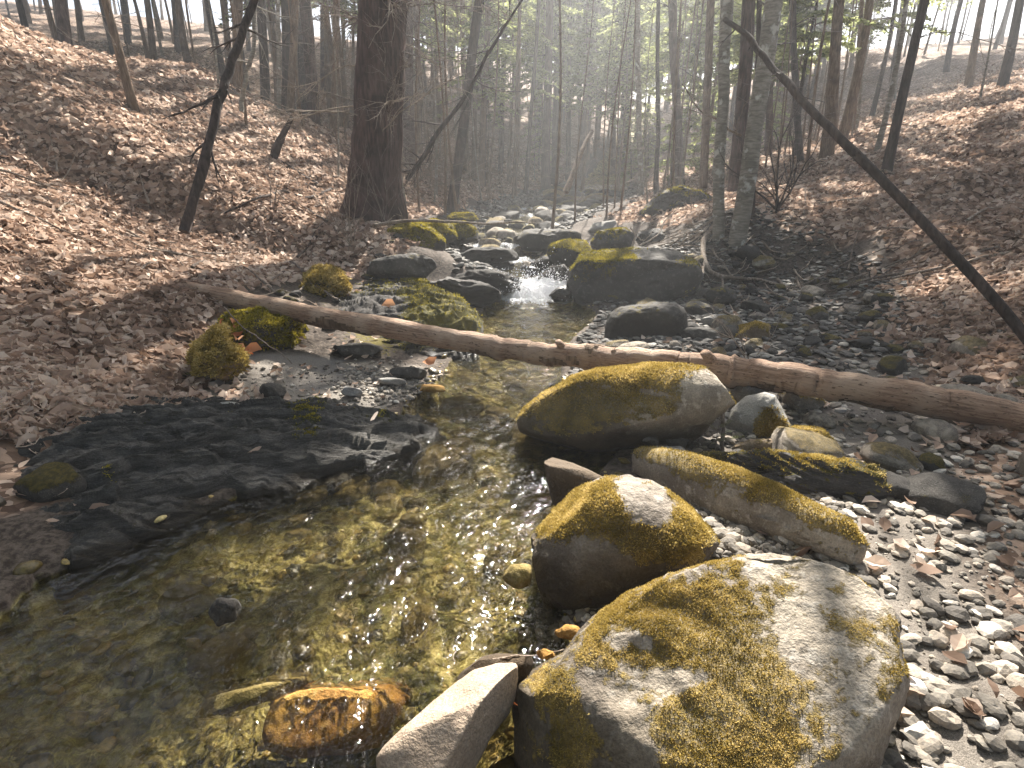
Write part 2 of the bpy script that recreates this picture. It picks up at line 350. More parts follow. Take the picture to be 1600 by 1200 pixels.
def rock(outline, d, depth, label, mat='grey', name='boulder', sub=5, e=.75, amp=.03, planes=(), wz=None, stretch=None, grow=1., cat='boulder', group=None, strata=0, tiltd=0, facets=None, **kw):
    """a boulder whose cross-section is the given outline, with real thickness `depth` along the line of sight"""
    RN[0] += 1; seed = RN[0]*13
    ol = np.array(outline, float); cpx, cpy = (ol[:, 0].min()+ol[:, 0].max())/2, (ol[:, 1].min()+ol[:, 1].max())/2
    C = at_d(cpx, cpy, d); vd = (C-O)/np.linalg.norm(C-O); D = np.linalg.norm(C-O)
    rt = np.cross(vd, [0, 0, 1]); rt /= np.linalg.norm(rt); upv = np.cross(rt, vd)
    pts = []
    for q in ol:
        r_ = ray(*q); r_ = r_/np.linalg.norm(r_); p = O+r_*(D/np.dot(r_, vd))-C; pts.append((np.dot(p, rt), np.dot(p, upv)))
    pts = np.array(pts)*grow
    th = np.linspace(-math.pi, math.pi, 361); rad = np.zeros(361); nx = np.roll(pts, -1, 0)
    for j, t in enumerate(th):
        dx, dy = math.cos(t), math.sin(t); best = .02
        for a, b in zip(pts, nx):
            ex, ey = b-a; det = dx*(-ey)+dy*ex
            if abs(det) < 1e-9: continue
            s_ = (a[0]*(-ey)+a[1]*ex)/det; u_ = (dx*a[1]-dy*a[0])/det
            if s_ > 0 and -.001 <= u_ <= 1.001: best = max(best, s_)
        rad[j] = best
    kr = np.array([.1, .2, .4, .2, .1]); ext = np.concatenate([rad[-4:-1][-3:], rad, rad[1:4]]); 
    rad = np.convolve(ext, kr, 'same')[3:-3]
    U, Fc = ico(sub)
    t = np.arctan2(U[:, 1], U[:, 0]); sp = np.sqrt(U[:, 0]**2+U[:, 1]**2); rr = np.interp(t, th, rad)
    a = np.sign(sp)*np.abs(sp)**e; b = np.sign(U[:, 2])*np.abs(U[:, 2])**e
    V = (np.cos(t)*rr*a)[:, None]*rt+(np.sin(t)*rr*a)[:, None]*upv-(b*depth)[:, None]*vd
    if stretch is not None: V = V+np.outer(V@vd, stretch)          # shear the body away from the sight line
    for (n, off) in planes:
        n = np.array(n, float); n /= np.linalg.norm(n); q = V@n-off; V = V-np.outer(np.maximum(q, 0)*.92, n)
    if facets is None: facets = 0 if planes else (9 if cat in ('rock', 'stone') else 6)
    rf = np.random.default_rng(seed+500)
    for _ in range(facets):
        n = rf.normal(0, 1, 3); n[2] *= .8; n /= np.linalg.norm(n); q = V@n; o_ = q.max()*rf.uniform(.72, .9); V = V-np.outer(np.maximum(q-o_, 0)*.9, n)
    sc = max(rad.max(), depth)
    N = vnormals(V, Fc)
    q = V+C
    dsp = amp*(fbm(q*1.6/sc**.5, 3, seed)*1.1+fbm(q*6, 4, seed+3)*.4)+amp*.25*fbm(q*26, 3, seed+9)
    dsp = dsp-amp*.8*sst(.25, .5, fbm(q*np.array([2.2, 2.2, 4])/sc**.5, 3, seed+31))  # chips and dents
    if strata:
        zz = q[:, 2]*strata+q[:, 0]*strata*.25+.8*fbm(q*3, 3, seed); dsp = dsp+amp*.9*(np.abs((zz % 1)-.5)*2-.5)*(.4+.6*vn(q*4, seed))
    V = V+N*dsp[:, None]
    for ax_, k_ in ((rt, 0), (upv, 1)):                  # facet cuts must not shrink the stone
        q = V@ax_; a0, a1, b0_, b1_ = q.min(), q.max(), pts[:, k_].min(), pts[:, k_].max(); V = V+np.outer(b0_+(q-a0)*(b1_-b0_)/(a1-a0)-q, ax_)
    u_ = V@rt; V = V+C
    if tiltd: V = O+(V-O)*(1+tiltd*u_/D)[:, None]
    cx, cy = C[0], C[1]
    if wz is None: wz = float(W(cy)) if XL(cy)-.15 < cx < XR(cy)+.5 else -9
    zmin = min(V[:, 2].min(), C[2]); loc = (C[0], C[1], V[:, 2].min())
    return finish_rock(name, V, Fc, mat, label, cat, loc, wz, seed=seed, group=group, **kw)
def ell(x0, y0, x1, y1, n=14, sq=.8, skew=0):
    cx, cy, rx, ry = (x0+x1)/2, (y0+y1)/2, (x1-x0)/2, (y1-y0)/2; out = []
    for i in range(n):
        t = 2*math.pi*i/n; c, s = math.cos(t), math.sin(t)
        out.append((cx+rx*math.copysign(abs(c)**sq, c)+skew*rx*s, cy+ry*math.copysign(abs(s)**sq, s)))
    return out
def ledge(poly, hgt, label, mat='schist', name='rock_ledge', res=(240, 90), strata=.035, tilt=(0, 0), prof=3., wz=None, amp=.05, cat='rock ledge', base=None, fol=.35, **kw):
    """low outcrop: a ground polygon (world x, y) raised into a layered dome with skirts below ground"""
    RN[0] += 1; seed = RN[0]*13
    P = np.array(poly, float); C = (P.min(0)+P.max(0))/2; nt, nr = res
    q = P-C; ang = np.unwrap(np.arctan2(q[:, 1], q[:, 0])); 
    th = np.linspace(0, 2*math.pi, nt, endpoint=False); rad = np.zeros(nt); nx = np.roll(q, -1, 0)
    for j, t in enumerate(th):
        dx, dy = math.cos(t), math.sin(t)
        for a, b in zip(q, nx):
            ex, ey = b-a; det = dx*(-ey)+dy*ex
            if abs(det) < 1e-9: continue
            s_ = (a[0]*(-ey)+a[1]*ex)/det; u_ = (dx*a[1]-dy*a[0])/det
            if s_ > 0 and -.001 <= u_ <= 1.001: rad[j] = max(rad[j], s_)
    rad = np.convolve(np.concatenate([rad[-3:], rad, rad[:3]]), [.05, .15, .2, .2, .2, .15, .05], 'same')[3:-3]
    u = np.linspace(0, 1, nr)[None, :]*np.ones((nt, 1)); x = C[0]+np.cos(th)[:, None]*rad[:, None]*u; y = C[1]+np.sin(th)[:, None]*rad[:, None]*u
    b0 = H(np.array([C[0]]), np.array([C[1]]), False)[0] if base is None else base
    h = hgt*(1-u**prof)+tilt[0]*(x-C[0])+tilt[1]*(y-C[1])+amp*fb2(x, y, 3, 5, seed)
    ca, sa = math.cos(fol), math.sin(fol); al = x*ca+y*sa; pe = -x*sa+y*ca
    wj = lambda sc, sd_: np.abs(fb2(al, pe*1.6, sc, 3, sd_))
    def terr(t): f_ = t-np.floor(t); return np.floor(t)+sst(.72, .97, f_)
    big_ = strata*6; q_ = pe/big_+1.3*fb2(al, pe, .9, 3, seed+2)+1.5*wj(2.6, seed+3); st_ = strata*2.3; h = h+st_*(terr(q_)-q_)
    q2 = pe/(strata*1.9)+2.4*fb2(al, pe*1.3, 1.6, 3, seed+5)+2.6*wj(4, seed+6); h = h+strata*.75*(terr(q2)-q2)*(.3+vn(np.stack([al*2, pe*5, x*0], -1), seed))
    c1 = np.floor(al*2.2+1.5*fb2(x, y, 3, 4, seed+21)).astype(np.int64); c2 = np.floor(q_).astype(np.int64)
    h = h+strata*1.2*(_h(c1, c2, c1*0, seed)-.6)*sst(1, .9, u)+.012*fb2(x, y, 16, 4, seed+4)
    z = b0+h; z = np.where(u > .965, z-.25, z); z = np.where(u > .93, z-.04, z)
    V = np.stack([x, y, z], -1).reshape(-1, 3); i = np.arange(nt)[:, None]; j = np.arange(nr-1)[None, :]
    i2 = (i+1) % nt; A = i*nr+j; B = i*nr+j+1; Cc = i2*nr+j+1; D = i2*nr+j
    T = np.concatenate([np.stack([A, B, Cc], -1).reshape(-1, 3), np.stack([A, Cc, D], -1).reshape(-1, 3)])
    if wz is None: wz = float(W(C[1])) if XL(C[1])-.8 < C[0] < XR(C[1])+.5 else -9
    return finish_rock(name, V, T, mat, label, cat, (C[0], C[1], b0), wz, seed=seed, **kw)
# ------------------------------------------------------------ tubes
def tube_arrays(paths, sides=6, jit=0., seed=0, ridge=0.):
    """paths: list of (pts (n,3), radii (n,)) -> V, quads"""
    VV, FF, off = [], [], 0
    for pi, (P, r) in enumerate(paths):
        P = np.asarray(P, float); r = np.asarray(r, float); n = len(P)
        T = np.gradient(P, axis=0); T /= np.maximum(np.linalg.norm(T, axis=1), 1e-9)[:, None]
        ref = np.array([0, 0, 1.]) if abs(T[0, 2]) < .8 else np.array([1., 0, 0])
        A = np.cross(T, ref); A /= np.maximum(np.linalg.norm(A, axis=1), 1e-9)[:, None]; B = np.cross(T, A)
        t = np.linspace(0, 2*math.pi, sides, endpoint=False)
        ring = A[:, None, :]*np.cos(t)[None, :, None]+B[:, None, :]*np.sin(t)[None, :, None]
        rr = r[:, None]*np.ones(sides)
        if jit or ridge:
            Q = P[:, None, :]+ring*r[:, None, None]
            rr = rr*(1+jit*fbm(Q*4, 3, seed)+ridge*fbm(Q*np.array([14, 14, 1.6]), 3, seed+4))
        V = P[:, None, :]+ring*rr[:, :, None]
        i = np.arange(n-1)[:, None]; j = np.arange(sides)[None, :]; j2 = (j+1) % sides
        Q = np.stack([i*sides+j, i*sides+j2, (i+1)*sides+j2, (i+1)*sides+j], -1).reshape(-1, 4)+off
        VV.append(V.reshape(-1, 3)); FF.append(Q); off += n*sides
    return np.concatenate(VV), np.concatenate(FF)
def smooth_path(pts, n, wob=0., seed=0):
    pts = np.asarray(pts, float); t = np.linspace(0, 1, len(pts)); u = np.linspace(0, 1, n)
    if len(pts) > 2:
        out = []
        m = np.gradient(pts, t, axis=0)
        k_ = np.clip(np.searchsorted(t, u, 'right')-1, 0, len(t)-2); h = t[k_+1]-t[k_]; s = ((u-t[k_])/h)[:, None]; h = h[:, None]
        P = (2*s**3-3*s**2+1)*pts[k_]+(s**3-2*s**2+s)*h*m[k_]+(-2*s**3+3*s**2)*pts[k_+1]+(s**3-s**2)*h*m[k_+1]
    else: P = pts[0]+(pts[1]-pts[0])*u[:, None]
    if wob:
        q = np.stack([u*n/5, np.full(n, seed*3.1), np.zeros(n)], -1)
        P = P+wob*np.stack([fbm(q, 3, seed), fbm(q, 3, seed+50), fbm(q, 3, seed+90)], -1)*np.minimum(u*4, 1)[:, None]
    return P
def grow(base, dr, L, r0, lvl, R_, out, droop=0., nseg=7, kids=4, spread=.8, taper=.25):
    P = [np.array(base, float)]; d = np.array(dr, float); d /= np.linalg.norm(d); pos = []
    for i in range(nseg):
        d = d+R_.normal(0, .13, 3); d[2] -= droop; d /= np.linalg.norm(d); P.append(P[-1]+d*L/nseg); pos.append(d.copy())
    out.append((np.array(P), np.linspace(r0, r0*taper, nseg+1)))
    if lvl > 0:
        for _ in range(kids):
            i = R_.integers(1, nseg); a = R_.normal(0, 1, 3); a -= pos[i]*np.dot(a, pos[i]); a /= np.linalg.norm(a)
            grow(P[i], pos[i]+a*spread, L*(.3+.35*R_.random())*(1-.4*i/nseg), r0*.5, lvl-1, R_, out, droop, max(4, nseg-2), kids, spread, taper)
# ------------------------------------------------------------ SETTING: ground
ys = np.concatenate([np.linspace(-22, -4, 20, endpoint=False), np.linspace(-4, .8, 40, endpoint=False), np.exp(np.linspace(math.log(2.8), math.log(112), 640))-2]); cs = np.linspace(-1, 1, 440); cs = .45*cs+.55*cs**3
Y, Cc = np.meshgrid(ys, cs, indexing='ij'); X = Cc*1.35*(np.maximum(Y, -Y*.8)+3.2)+np.interp(Y, [0, 30], [0, 1])
Z = H(X, Y); dl = XL(Y)-X; dr = X-XR(Y); out_ = np.maximum(dl, dr)
edge = np.where(dl > dr, np.interp(Y, [0, 3, 5, 6, 8, 10, 30], [.3, .9, 2.2, 2.3, 2.0, 1.0, .7]), np.interp(Y, [0, 3, 6, 8, 9.5, 14, 30], [1.5, 2.1, 3.6, 3.9, 3.1, 1.5, 1]))
litter = sst(-.35, .35, out_-edge+.5*fb2(X, Y, 1.1, 4, 40))
sand = sst(.05, .25, dl)*sst(2.0, 1.5, dl)*sst(3.7, 3.9, Y)*sst(5.2, 4.7, Y)
sand = np.maximum(sand, .55*sst(.2, .5, dr)*sst(5.5, 4.5, Y)*(1-litter))
bed = sst(.03, -.03, Z-W(Y))*sst(.4, .1, out_)
mossg = sst(.1, .6, out_)*(1-litter)*(.12+.8*fb2(X, Y, .8, 3, 77))*(1-sand)*np.where(dr > dl, .4, 1)
nr_, nc_ = Y.shape; I = np.arange(nr_-1)[:, None]*nc_+np.arange(nc_-1)[None, :]
Q = np.stack([I, I+1, I+nc_+1, I+nc_], -1).reshape(-1, 4)
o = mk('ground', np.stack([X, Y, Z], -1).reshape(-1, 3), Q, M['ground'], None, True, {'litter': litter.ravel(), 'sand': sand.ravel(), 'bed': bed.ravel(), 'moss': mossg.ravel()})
tag(o, 'leaf covered forest floor rising from the stream on both banks', 'ground', kind='structure')
# water
wy = np.concatenate([np.linspace(-4, .6, 60, endpoint=False), np.exp(np.linspace(math.log(1.6), math.log(33), 1150))-1]); ss = np.linspace(0, 1, 250)
Yw, Sw = np.meshgrid(wy, ss, indexing='ij'); a0, a1 = XL(Yw)-.55, XR(Yw)+.6; Xw = a0+(a1-a0)*Sw
rough = np.interp(Yw, [0, 3.3, 4.5, 7.9, 8.4, 30], [1, 1, .9, .7, 2.4, 2.8])
rip = .009*fbm(np.stack([Xw*5, Yw*3.2, Yw*0], -1), 3, 5)+.006*fbm(np.stack([Xw*16, Yw*11, Yw*0], -1), 3, 9)
Zw = W(Yw)+rip*rough
near = np.exp(-((Xw-.38)/.6)**4)
slope = np.gradient(W(Yw), axis=0)/np.gradient(Yw, axis=0)
foam = np.where(Yw > 8, np.clip(slope*2.1, 0, 1)*(.35+.65*np.where(Yw < 9.3, near, .85)), 0)
foam = foam+.9*np.exp(-((Yw-8.4)/.25)**2)*near+.5*np.exp(-((Yw-7.95)/.42)**2)*near
foam = foam*(.55+.9*vn(np.stack([Xw*7, Yw*3, Yw*0], -1), 44)); Zw = Zw+.07*foam*(.3+fbm(np.stack([Xw*8, Yw*8, Yw*0], -1), 4, 15))
nr_, nc_ = Yw.shape; I = np.arange(nr_-1)[:, None]*nc_+np.arange(nc_-1)[None, :]
o = mk('stream_water', np.stack([Xw, Yw, Zw], -1).reshape(-1, 3), np.stack([I, I+1, I+nc_+1, I+nc_], -1).reshape(-1, 4), M['water'], None, True, {'foam': foam.ravel()})
tag(o, 'clear shallow mountain stream rippling over golden stones', 'stream', kind='structure')
# ------------------------------------------------------------ BOULDERS placed from the photograph
rock([(815,1085),(822,1120),(812,1040+30),(850,1040),(905,985),(940,955),(985,928),(1045,905),(1110,888),(1170,873),(1215,868),(1260,880),(1330,905),(1385,960),(1400,1060),(1370,1180),(1300,1290),(1150,1340),(960,1330),(850,1270),(818,1180)], 1.66, .40,
     'huge pale granite boulder patched with golden moss filling the bottom right corner', 'granite', sub=7, e=.8, amp=.028, wz=0, planes=[((-.12, -.38, 1), .31)], moss=.5, up=.4,
     mblobs=[(1010,970,85,.35),(1150,930,110,.18),(1080,1020,110,.35),(1190,1060,80,.3),(1110,1130,60,.5),(1180,1150,70,.6),(1080,1190,60,.5),(860,1085,26,.9),(895,1160,38,1.),(960,1120,45,-.7),(985,1190,50,-.7),(930,1060,40,-.2),(965,1003,15,-.6),(990,997,15,-.6),(1015,1004,13,-.6),(1240,1010,45,-.6),(1085,1060,26,-.7),(1040,1062,26,-.7),(960,935,30,.4),(1190,885,30,-.4)], mossn=70000, msize=.005)
rock([(828,880),(840,840),(870,795),(905,765),(945,750),(985,744),(1020,750),(1045,765),(1080,795),(1108,825),(1122,850),(1100,880),(1050,905),(1010,930),(960,965),(900,972),(860,950),(838,925)], 2.42, .36,
     'rounded boulder with bare white top and moss collar between the slab and the biggest boulder', 'granite', sub=7, e=.8, amp=.02, wz=0, facets=2, moss=.3, up=.4,
     mblobs=[(905,790,42,.9),(865,815,35,.8),(955,812,34,.9),(1010,842,48,1.),(1070,840,40,.9),(945,768,26,.6),(1000,752,26,.6),(1050,765,22,.6),(1078,800,22,.6),(1015,790,34,-1.4),(985,768,20,-1.),(925,750,14,-.4),(890,915,60,-.8),(970,920,60,-.8)], mossn=42000, msize=.0085)
rock([(810,655),(818,640),(850,612),(890,585),(930,572),(1000,566),(1080,572),(1130,590),(1142,605),(1132,630),(1095,660),(1060,690),(1010,706),(940,710),(880,700),(835,685),(812,672)], 3.72, .42,
     'long mossy boulder lying in the water directly beneath the fallen log', 'granite', sub=6, e=.75, amp=.025, wz=0, moss=.95, up=.35,
     mblobs=[(1100,620,40,-.9),(1120,600,30,-.5),(1042,640,18,.5)], mossn=42000, msize=.012)
rock([(995,712),(1000,702),(1040,701),(1100,712),(1160,732),(1210,752),(1250,772),(1320,808),(1350,850),(1330,885),(1250,852),(1180,834),(1110,808),(1050,776),(1005,744)], 2.74, .19,
     'long tilted slab with a moss covered top edge leaning behind the round boulder', 'granite', 'rock_slab', sub=6, e=.6, amp=.014, tiltd=-.62, wz=-9, facets=3, moss=.9, up=.5, mossn=16000, msize=.009, cat='slab', strata=6)
rock([(1080,716),(1120,708),(1200,706),(1290,712),(1400,730),(1420,790),(1300,790),(1200,775),(1130,750),(1085,730)], 3.05, .22,
     'layered brown schist rock with dry moss behind the tilted slab', 'schist', 'layered_rock', sub=6, e=.6, amp=.03, wz=-9, moss=.7, up=.6, mossn=9000, msize=.009, cat='rock', strata=30)
rock([(1135,668),(1142,640),(1165,620),(1195,612),(1212,618),(1228,648),(1240,668),(1232,685),(1180,692),(1145,690)], 3.75, .18,
     'pale angular rock with one golden moss patch right of the boulder under the log', 'pale', sub=6, e=.62, amp=.015, wz=-9, mblobs=[(1200,658,24,1.0),(1190,670,20,.6),(1225,672,14,.4),(1160,640,22,-.5)], mossn=7000, msize=.011)
rock([(1133,600),(1150,590),(1185,596),(1202,612),(1196,632),(1165,634),(1142,622)], 4.1, .15, 'smooth pale rock tucked under the log at the right', 'pale', name='rock', sub=5, wz=-9, cat='rock')
rock([(1215,612),(1240,604),(1275,612),(1290,632),(1260,648),(1228,640)], 4.0, .16, 'mossy rock touching the underside of the log at the right edge', 'granite', name='rock', wz=-9, moss=.9, mossn=2500, cat='rock')
rock([(1218,682),(1240,668),(1280,668),(1305,690),(1290,712),(1240,706)], 3.5, .14, 'moss capped stone beside the layered rock at the right edge', 'granite', name='rock', wz=-9, moss=1., mossn=3000, cat='rock')
rock([(1140,704),(1165,692),(1205,684),(1222,690),(1225,702),(1190,710),(1150,714)], 3.45, .09, 'thin flat brown stone resting in front of the moss patched rock', 'brown', name='flat_stone', wz=-9, moss=.5, cat='stone')
rock([(1018,704),(1035,696),(1065,697),(1085,708),(1080,720),(1040,718)], 3.2, .09, 'small grey cobble with a moss spot at the head of the slab', 'pale', name='cobble', wz=-9, moss=.4, cat='stone')
rock([(1003,690),(1016,682),(1030,686),(1028,696),(1008,697)], 3.3, .05, 'little grey cobble at the foot of the boulder under the log', 'grey', name='cobble', sub=4, wz=-9, cat='stone')
rock([(1040,690),(1060,684),(1078,690),(1070,702),(1046,702)], 3.35, .06, 'dark cobble between the little cobble and the broken stick', 'grey', name='cobble', sub=4, wz=-9, cat='stone')
rock([(850,722),(862,714),(885,722),(915,734),(942,745),(930,762),(900,775),(880,792),(868,800),(862,780),(855,750)], 2.9, .13,
     'wedge shaped brown rock with a white tip standing in the water above the round boulder', 'brown', 'rock', sub=6, e=.55, amp=.012, wz=0, planes=[((.1, .2, 1), .1)], cat='rock')
rock([(590,1180),(600,1165),(650,1120),(700,1075),(740,1045),(775,1036),(806,1036),(809,1070),(804,1110),(770,1150),(735,1220),(660,1260),(600,1240)], 1.56, .13,
     'angular tan rock with a flat sunlit top at the bottom edge', 'tan', 'rock', sub=6, e=.45, amp=.007, wz=0, planes=[((-.3, .3, 1), .1), ((.75, -.6, .1), .1)], dry=True, cat='rock')
rock([(715,1055),(745,1028),(775,1020),(820,1022),(835,1040),(800,1075),(740,1080)], 1.78, .1, 'brown wet rock half sunk behind the angular tan rock', 'brown', 'rock', wz=.03, e=.6, amp=.008, cat='rock')
rock([(810,1115),(822,1072),(850,1052),(870,1080),(855,1130),(825,1160)], 1.75, .08, 'brown rock wedged between the tan rock and the biggest boulder', 'brown', 'rock', wz=.02, cat='rock')
rock([(410,1135),(430,1095),(480,1075),(540,1070),(610,1072),(640,1090),(628,1130),(600,1165),(540,1185),(460,1190),(415,1170)], 1.86, .13,
     'glowing amber rock sunk just under the water at the bottom', 'ochre', 'sunken_rock', sub=6, e=.85, amp=.025, wz=-9, planes=[((0, -.5, 1), .1)], cat='rock')
rock([(300,1100),(350,1085),(420,1066),(480,1058),(492,1068),(450,1092),(380,1115),(310,1125)], 1.88, .09, 'long olive rock sunk under the water left of the amber rock', 'olive', 'sunken_rock', sub=5, amp=.01, wz=-9, cat='rock')
rock([(785,900),(795,882),(820,880),(832,895),(825,918),(798,920)], 2.15, .06, 'yellow stone in the water touching the round boulder', 'olive', 'stone', sub=5, wz=-9, cat='stone')
rock([(866,985),(885,975),(905,980),(911,990),(895,1000),(872,995)], 1.85, .035, 'small amber stone poking out beside the biggest boulder', 'ochre', 'stone', sub=4, wz=-9, cat='stone')
rock([(838,1022),(850,1013),(868,1016),(868,1030),(845,1032)], 1.72, .03, 'small brown stone under the stick beside the biggest boulder', 'ochre', 'stone', sub=4, wz=-9, cat='stone')
rock([(325,958),(342,934),(368,935),(378,950),(364,970),(338,980)], 2.0, .1, 'smooth grey stone above the water at the left edge', 'grey', 'stone', sub=5, wz=-9, cat='stone')
rock([(855,606),(870,596),(890,594),(898,600),(880,612),(862,616)], 4.3, .07, 'black wet stone at the upstream tip of the boulder under the log', 'grey', 'stone', wz=9, cat='stone')
# upstream right
rock([(888,445),(893,420),(910,395),(940,387),(1000,384),(1060,390),(1088,408),(1100,430),(1085,455),(1040,472),(1000,484),(940,487),(905,478)], 8.3, .95,
     'massive boulder with a sunlit mossy rim right of the little waterfall', 'grey', sub=6, e=.62, amp=.06, planes=[((-.05, -.2, 1), .42), ((-.3, -1, .05), .55)], moss=.75, up=.6,
     mblobs=[(1030,400,40,-.6),(925,405,30,.6),(955,425,20,.5)], mossn=16000, msize=.022, mmat='mossg')
rock([(946,520),(953,493),(973,480),(1020,473),(1058,474),(1074,490),(1077,530),(1066,560),(1000,564),(950,556)], 6.3, .5, 'dark blocky boulder in shade between the log and the massive boulder', 'grey', sub=6, e=.55, amp=.04, wz=.05, moss=.3)
rock([(855,400),(862,382),(890,373),(915,377),(928,395),(918,415),(890,425),(862,418)], 9.6, .5, 'rounded boulder with a green mossy cap behind the waterfall', 'grey', sub=5, amp=.04, moss=.85, up=.3, mossn=5000, msize=.02, mmat='mossg')
rock([(806,375),(820,360),(860,357),(900,362),(912,375),(905,392),(850,396),(815,392)], 11.2, .6, 'long dark flat topped boulder in the middle of the stream', 'grey', sub=5, amp=.05, moss=.3)
rock([(848,430),(858,415),(878,412),(890,425),(885,442),(858,446)], 8.9, .3, 'grey cobble perched at the right lip of the waterfall', 'grey', 'rock', amp=.03, cat='rock')
rock([(857,462),(868,449),(885,446),(896,456),(893,470),(868,473)], 8.2, .22, 'black wet rock in the foot of the waterfall', 'grey', 'rock', amp=.03, wz=9, cat='rock')
rock([(820,432),(826,414),(838,420),(842,436),(830,440)], 9.3, .2, 'dark pointed stone at the waterfall lip', 'grey', 'rock', amp=.03, wz=.4, cat='rock')
rock([(828,412),(850,400),(870,405),(872,420),(845,428)], 9.9, .3, 'shaded rock just below the mossy capped boulder', 'grey', 'rock', amp=.03, cat='rock')
rock([(915,368),(930,348),(962,344),(966,360),(950,372),(925,376)], 12.2, .4, 'pale triangular rock upstream of the massive boulder', 'pale', 'rock', amp=.03, wz=-9, cat='rock')
rock([(922,382),(940,360),(975,355),(992,366),(985,388),(940,395)], 10.6, .4, 'mossy ridge backed rock touching the massive boulder from behind', 'grey', 'rock', amp=.04, moss=.6, mossn=2500, msize=.02, mmat='mossg', wz=-9, cat='rock')
rock([(985,385),(1000,362),(1030,356),(1045,368),(1035,388)], 10.6, .4, 'shaded rock under the pale driftwood sticks', 'grey', 'rock', amp=.04, wz=-9, cat='rock')
rock([(998,345),(1020,322),(1045,300),(1070,291),(1100,296),(1120,312),(1116,340),(1090,360),(1040,362),(1005,358)], 12.5, .8,
     'tall dark boulder with a mossy crest below the slender trees on the right', 'grey', sub=6, e=.6, amp=.1, moss=.5, up=.6, mossn=4000, msize=.025, mmat='mossg', wz=-9)
rock([(1135,530),(1145,512),(1180,502),(1200,508),(1203,528),(1190,543),(1150,545)], 5.9, .28, 'squat rock with an orange mossy top by the brushy twigs', 'brown', 'rock', amp=.03, moss=.9, up=.5, mossn=3500, msize=.013, wz=-9, cat='rock')
for i, (bb, d, lb) in enumerate([((1070,470,1115,500), 6.9, 'mossy shaded rock at the top of the shaded rock jumble'), ((1090,490,1140,520), 6.4, 'angular rock in the middle of the shaded rock jumble'), ((1060,510,1125,548), 5.9, 'broad dark rock low in the shaded rock jumble'), ((1075,545,1140,575), 5.5, 'flat stone just above the log at the right'), ((985,540,1050,560), 5.7, 'pale flat stone half hidden behind the log'), ((1150,548,1225,568), 5.5, 'thin flat stone with lichen above the right end of the log'), ((1205,520,1240,545), 6.0, 'grey rock beside the squat mossy rock'), ((1235,530,1290,560), 5.6, 'brown rock above the log at the right edge'), ((1100,448,1150,478), 7.4, 'mossy stone below the pale hanging root')]):
    rock(ell(*bb, skew=.25*(-1)**i), d, (bb[2]-bb[0])/901*d*.45, lb, ['grey', 'pale', 'grey'][i % 3], 'rock', amp=.03, e=.6, wz=-9, moss=.5 if i in (0, 5, 8) else .1, cat='rock')
# upstream left
rock([(572,430),(575,408),(600,397),(640,395),(672,402),(682,420),(665,437),(600,438)], 8.1, .4, 'dark boulder sitting in shade above the mossy left ledge', 'grey', amp=.05, e=.6, moss=.35, wz=-9)
rock([(598,375),(606,355),(635,345),(665,352),(690,372),(700,392),(660,398),(615,390)], 9.3, .5, 'dark boulder draped in bright moss at the foot of the big hemlock', 'grey', amp=.06, moss=1., up=.3, mossn=9000, msize=.022, mmat='mossg', wz=-9)
rock([(640,372),(650,348),(680,342),(705,350),(715,372),(690,385),(655,384)], 9.9, .45, 'mossy hump of rock right of the boulder at the hemlock foot', 'grey', amp=.05, moss=1., up=.3, mossn=6000, msize=.022, mmat='mossg', wz=-9)
rock([(688,372),(700,352),(725,346),(745,358),(748,376),(715,384)], 10.6, .4, 'small mossy knob of rock at the left edge of the riffle', 'grey', amp=.05, moss=1., up=.3, mossn=4000, msize=.022, mmat='mossg', wz=-9)
rock([(700,343),(715,332),(740,333),(748,345),(725,350)], 13.2, .4, 'low stone bright with moss beside the dry leaves upstream', 'grey', 'rock', moss=1., up=.2, mossn=2500, msize=.025, mmat='mossg', wz=-9, cat='rock')
rock([(715,402),(740,388),(780,386),(808,394),(812,406),(770,412),(725,410)], 9.8, .4, 'low black rock in the rapids above the waterfall', 'grey', 'rock', amp=.04, wz=.5, cat='rock')
rock([(700,452),(705,430),(740,418),(780,420),(815,434),(822,448),(790,462),(730,470)], 8.7, .5, 'wet black ledge rock left of the waterfall', 'schist', 'rock', amp=.05, strata=12, wz=.3, e=.6, cat='rock')
rock([(690,482),(665,462),(668,445),(700,432),(745,440),(782,455),(785,472),(750,482)], 7.9, .45, 'wet grey layered rock below the black ledge rock', 'schist', 'rock', amp=.05, strata=12, wz=.12, e=.6, cat='rock')
ledge([at_z(x, y, .12)[:2] for x, y in [(500,545),(600,520),(700,518),(760,516),(762,500),(735,480),(700,462),(650,452),(590,440),(520,450),(470,480)]], .3,
      'bright mossy schist ledge sloping into the pool left of the waterfall', 'schist', strata=.04, moss=.55, up=.2, mblobs=[(700,485,45,.6),(660,470,40,.5),(740,500,25,.5),(610,490,40,-.4),(560,500,40,-.4)], mossn=14000, msize=.018, mmat='mossg', base=.14, amp=.07)
rock([(470,450),(478,425),(505,414),(530,422),(547,445),(535,462),(500,468)], 7.0, .3, 'shaggy round mound of golden moss on the left bank', 'grey', 'mossy_mound', sub=6, amp=.1, moss=1., up=-.3, mossn=14000, msize=.026, wz=-9, cat='mossy rock')
rock([(340,520),(352,492),(400,480),(455,490),(482,515),(478,548),(430,565),(370,560)], 5.4, .35, 'dark mossy hump under the left end of the log', 'grey', 'mossy_mound', sub=6, amp=.1, moss=.85, up=-.1, mossn=16000, msize=.02, mmat='mossg', wz=-9, cat='mossy rock')
rock([(300,560),(320,510),(352,505),(362,540),(388,565),(380,590),(352,608),(300,610)], 4.5, .25, 'clump of golden moss at the left edge by the red leaves', 'brown', 'mossy_mound', sub=6, amp=.1, moss=1., up=-.2, mossn=12000, msize=.02, wz=-9, cat='mossy rock')
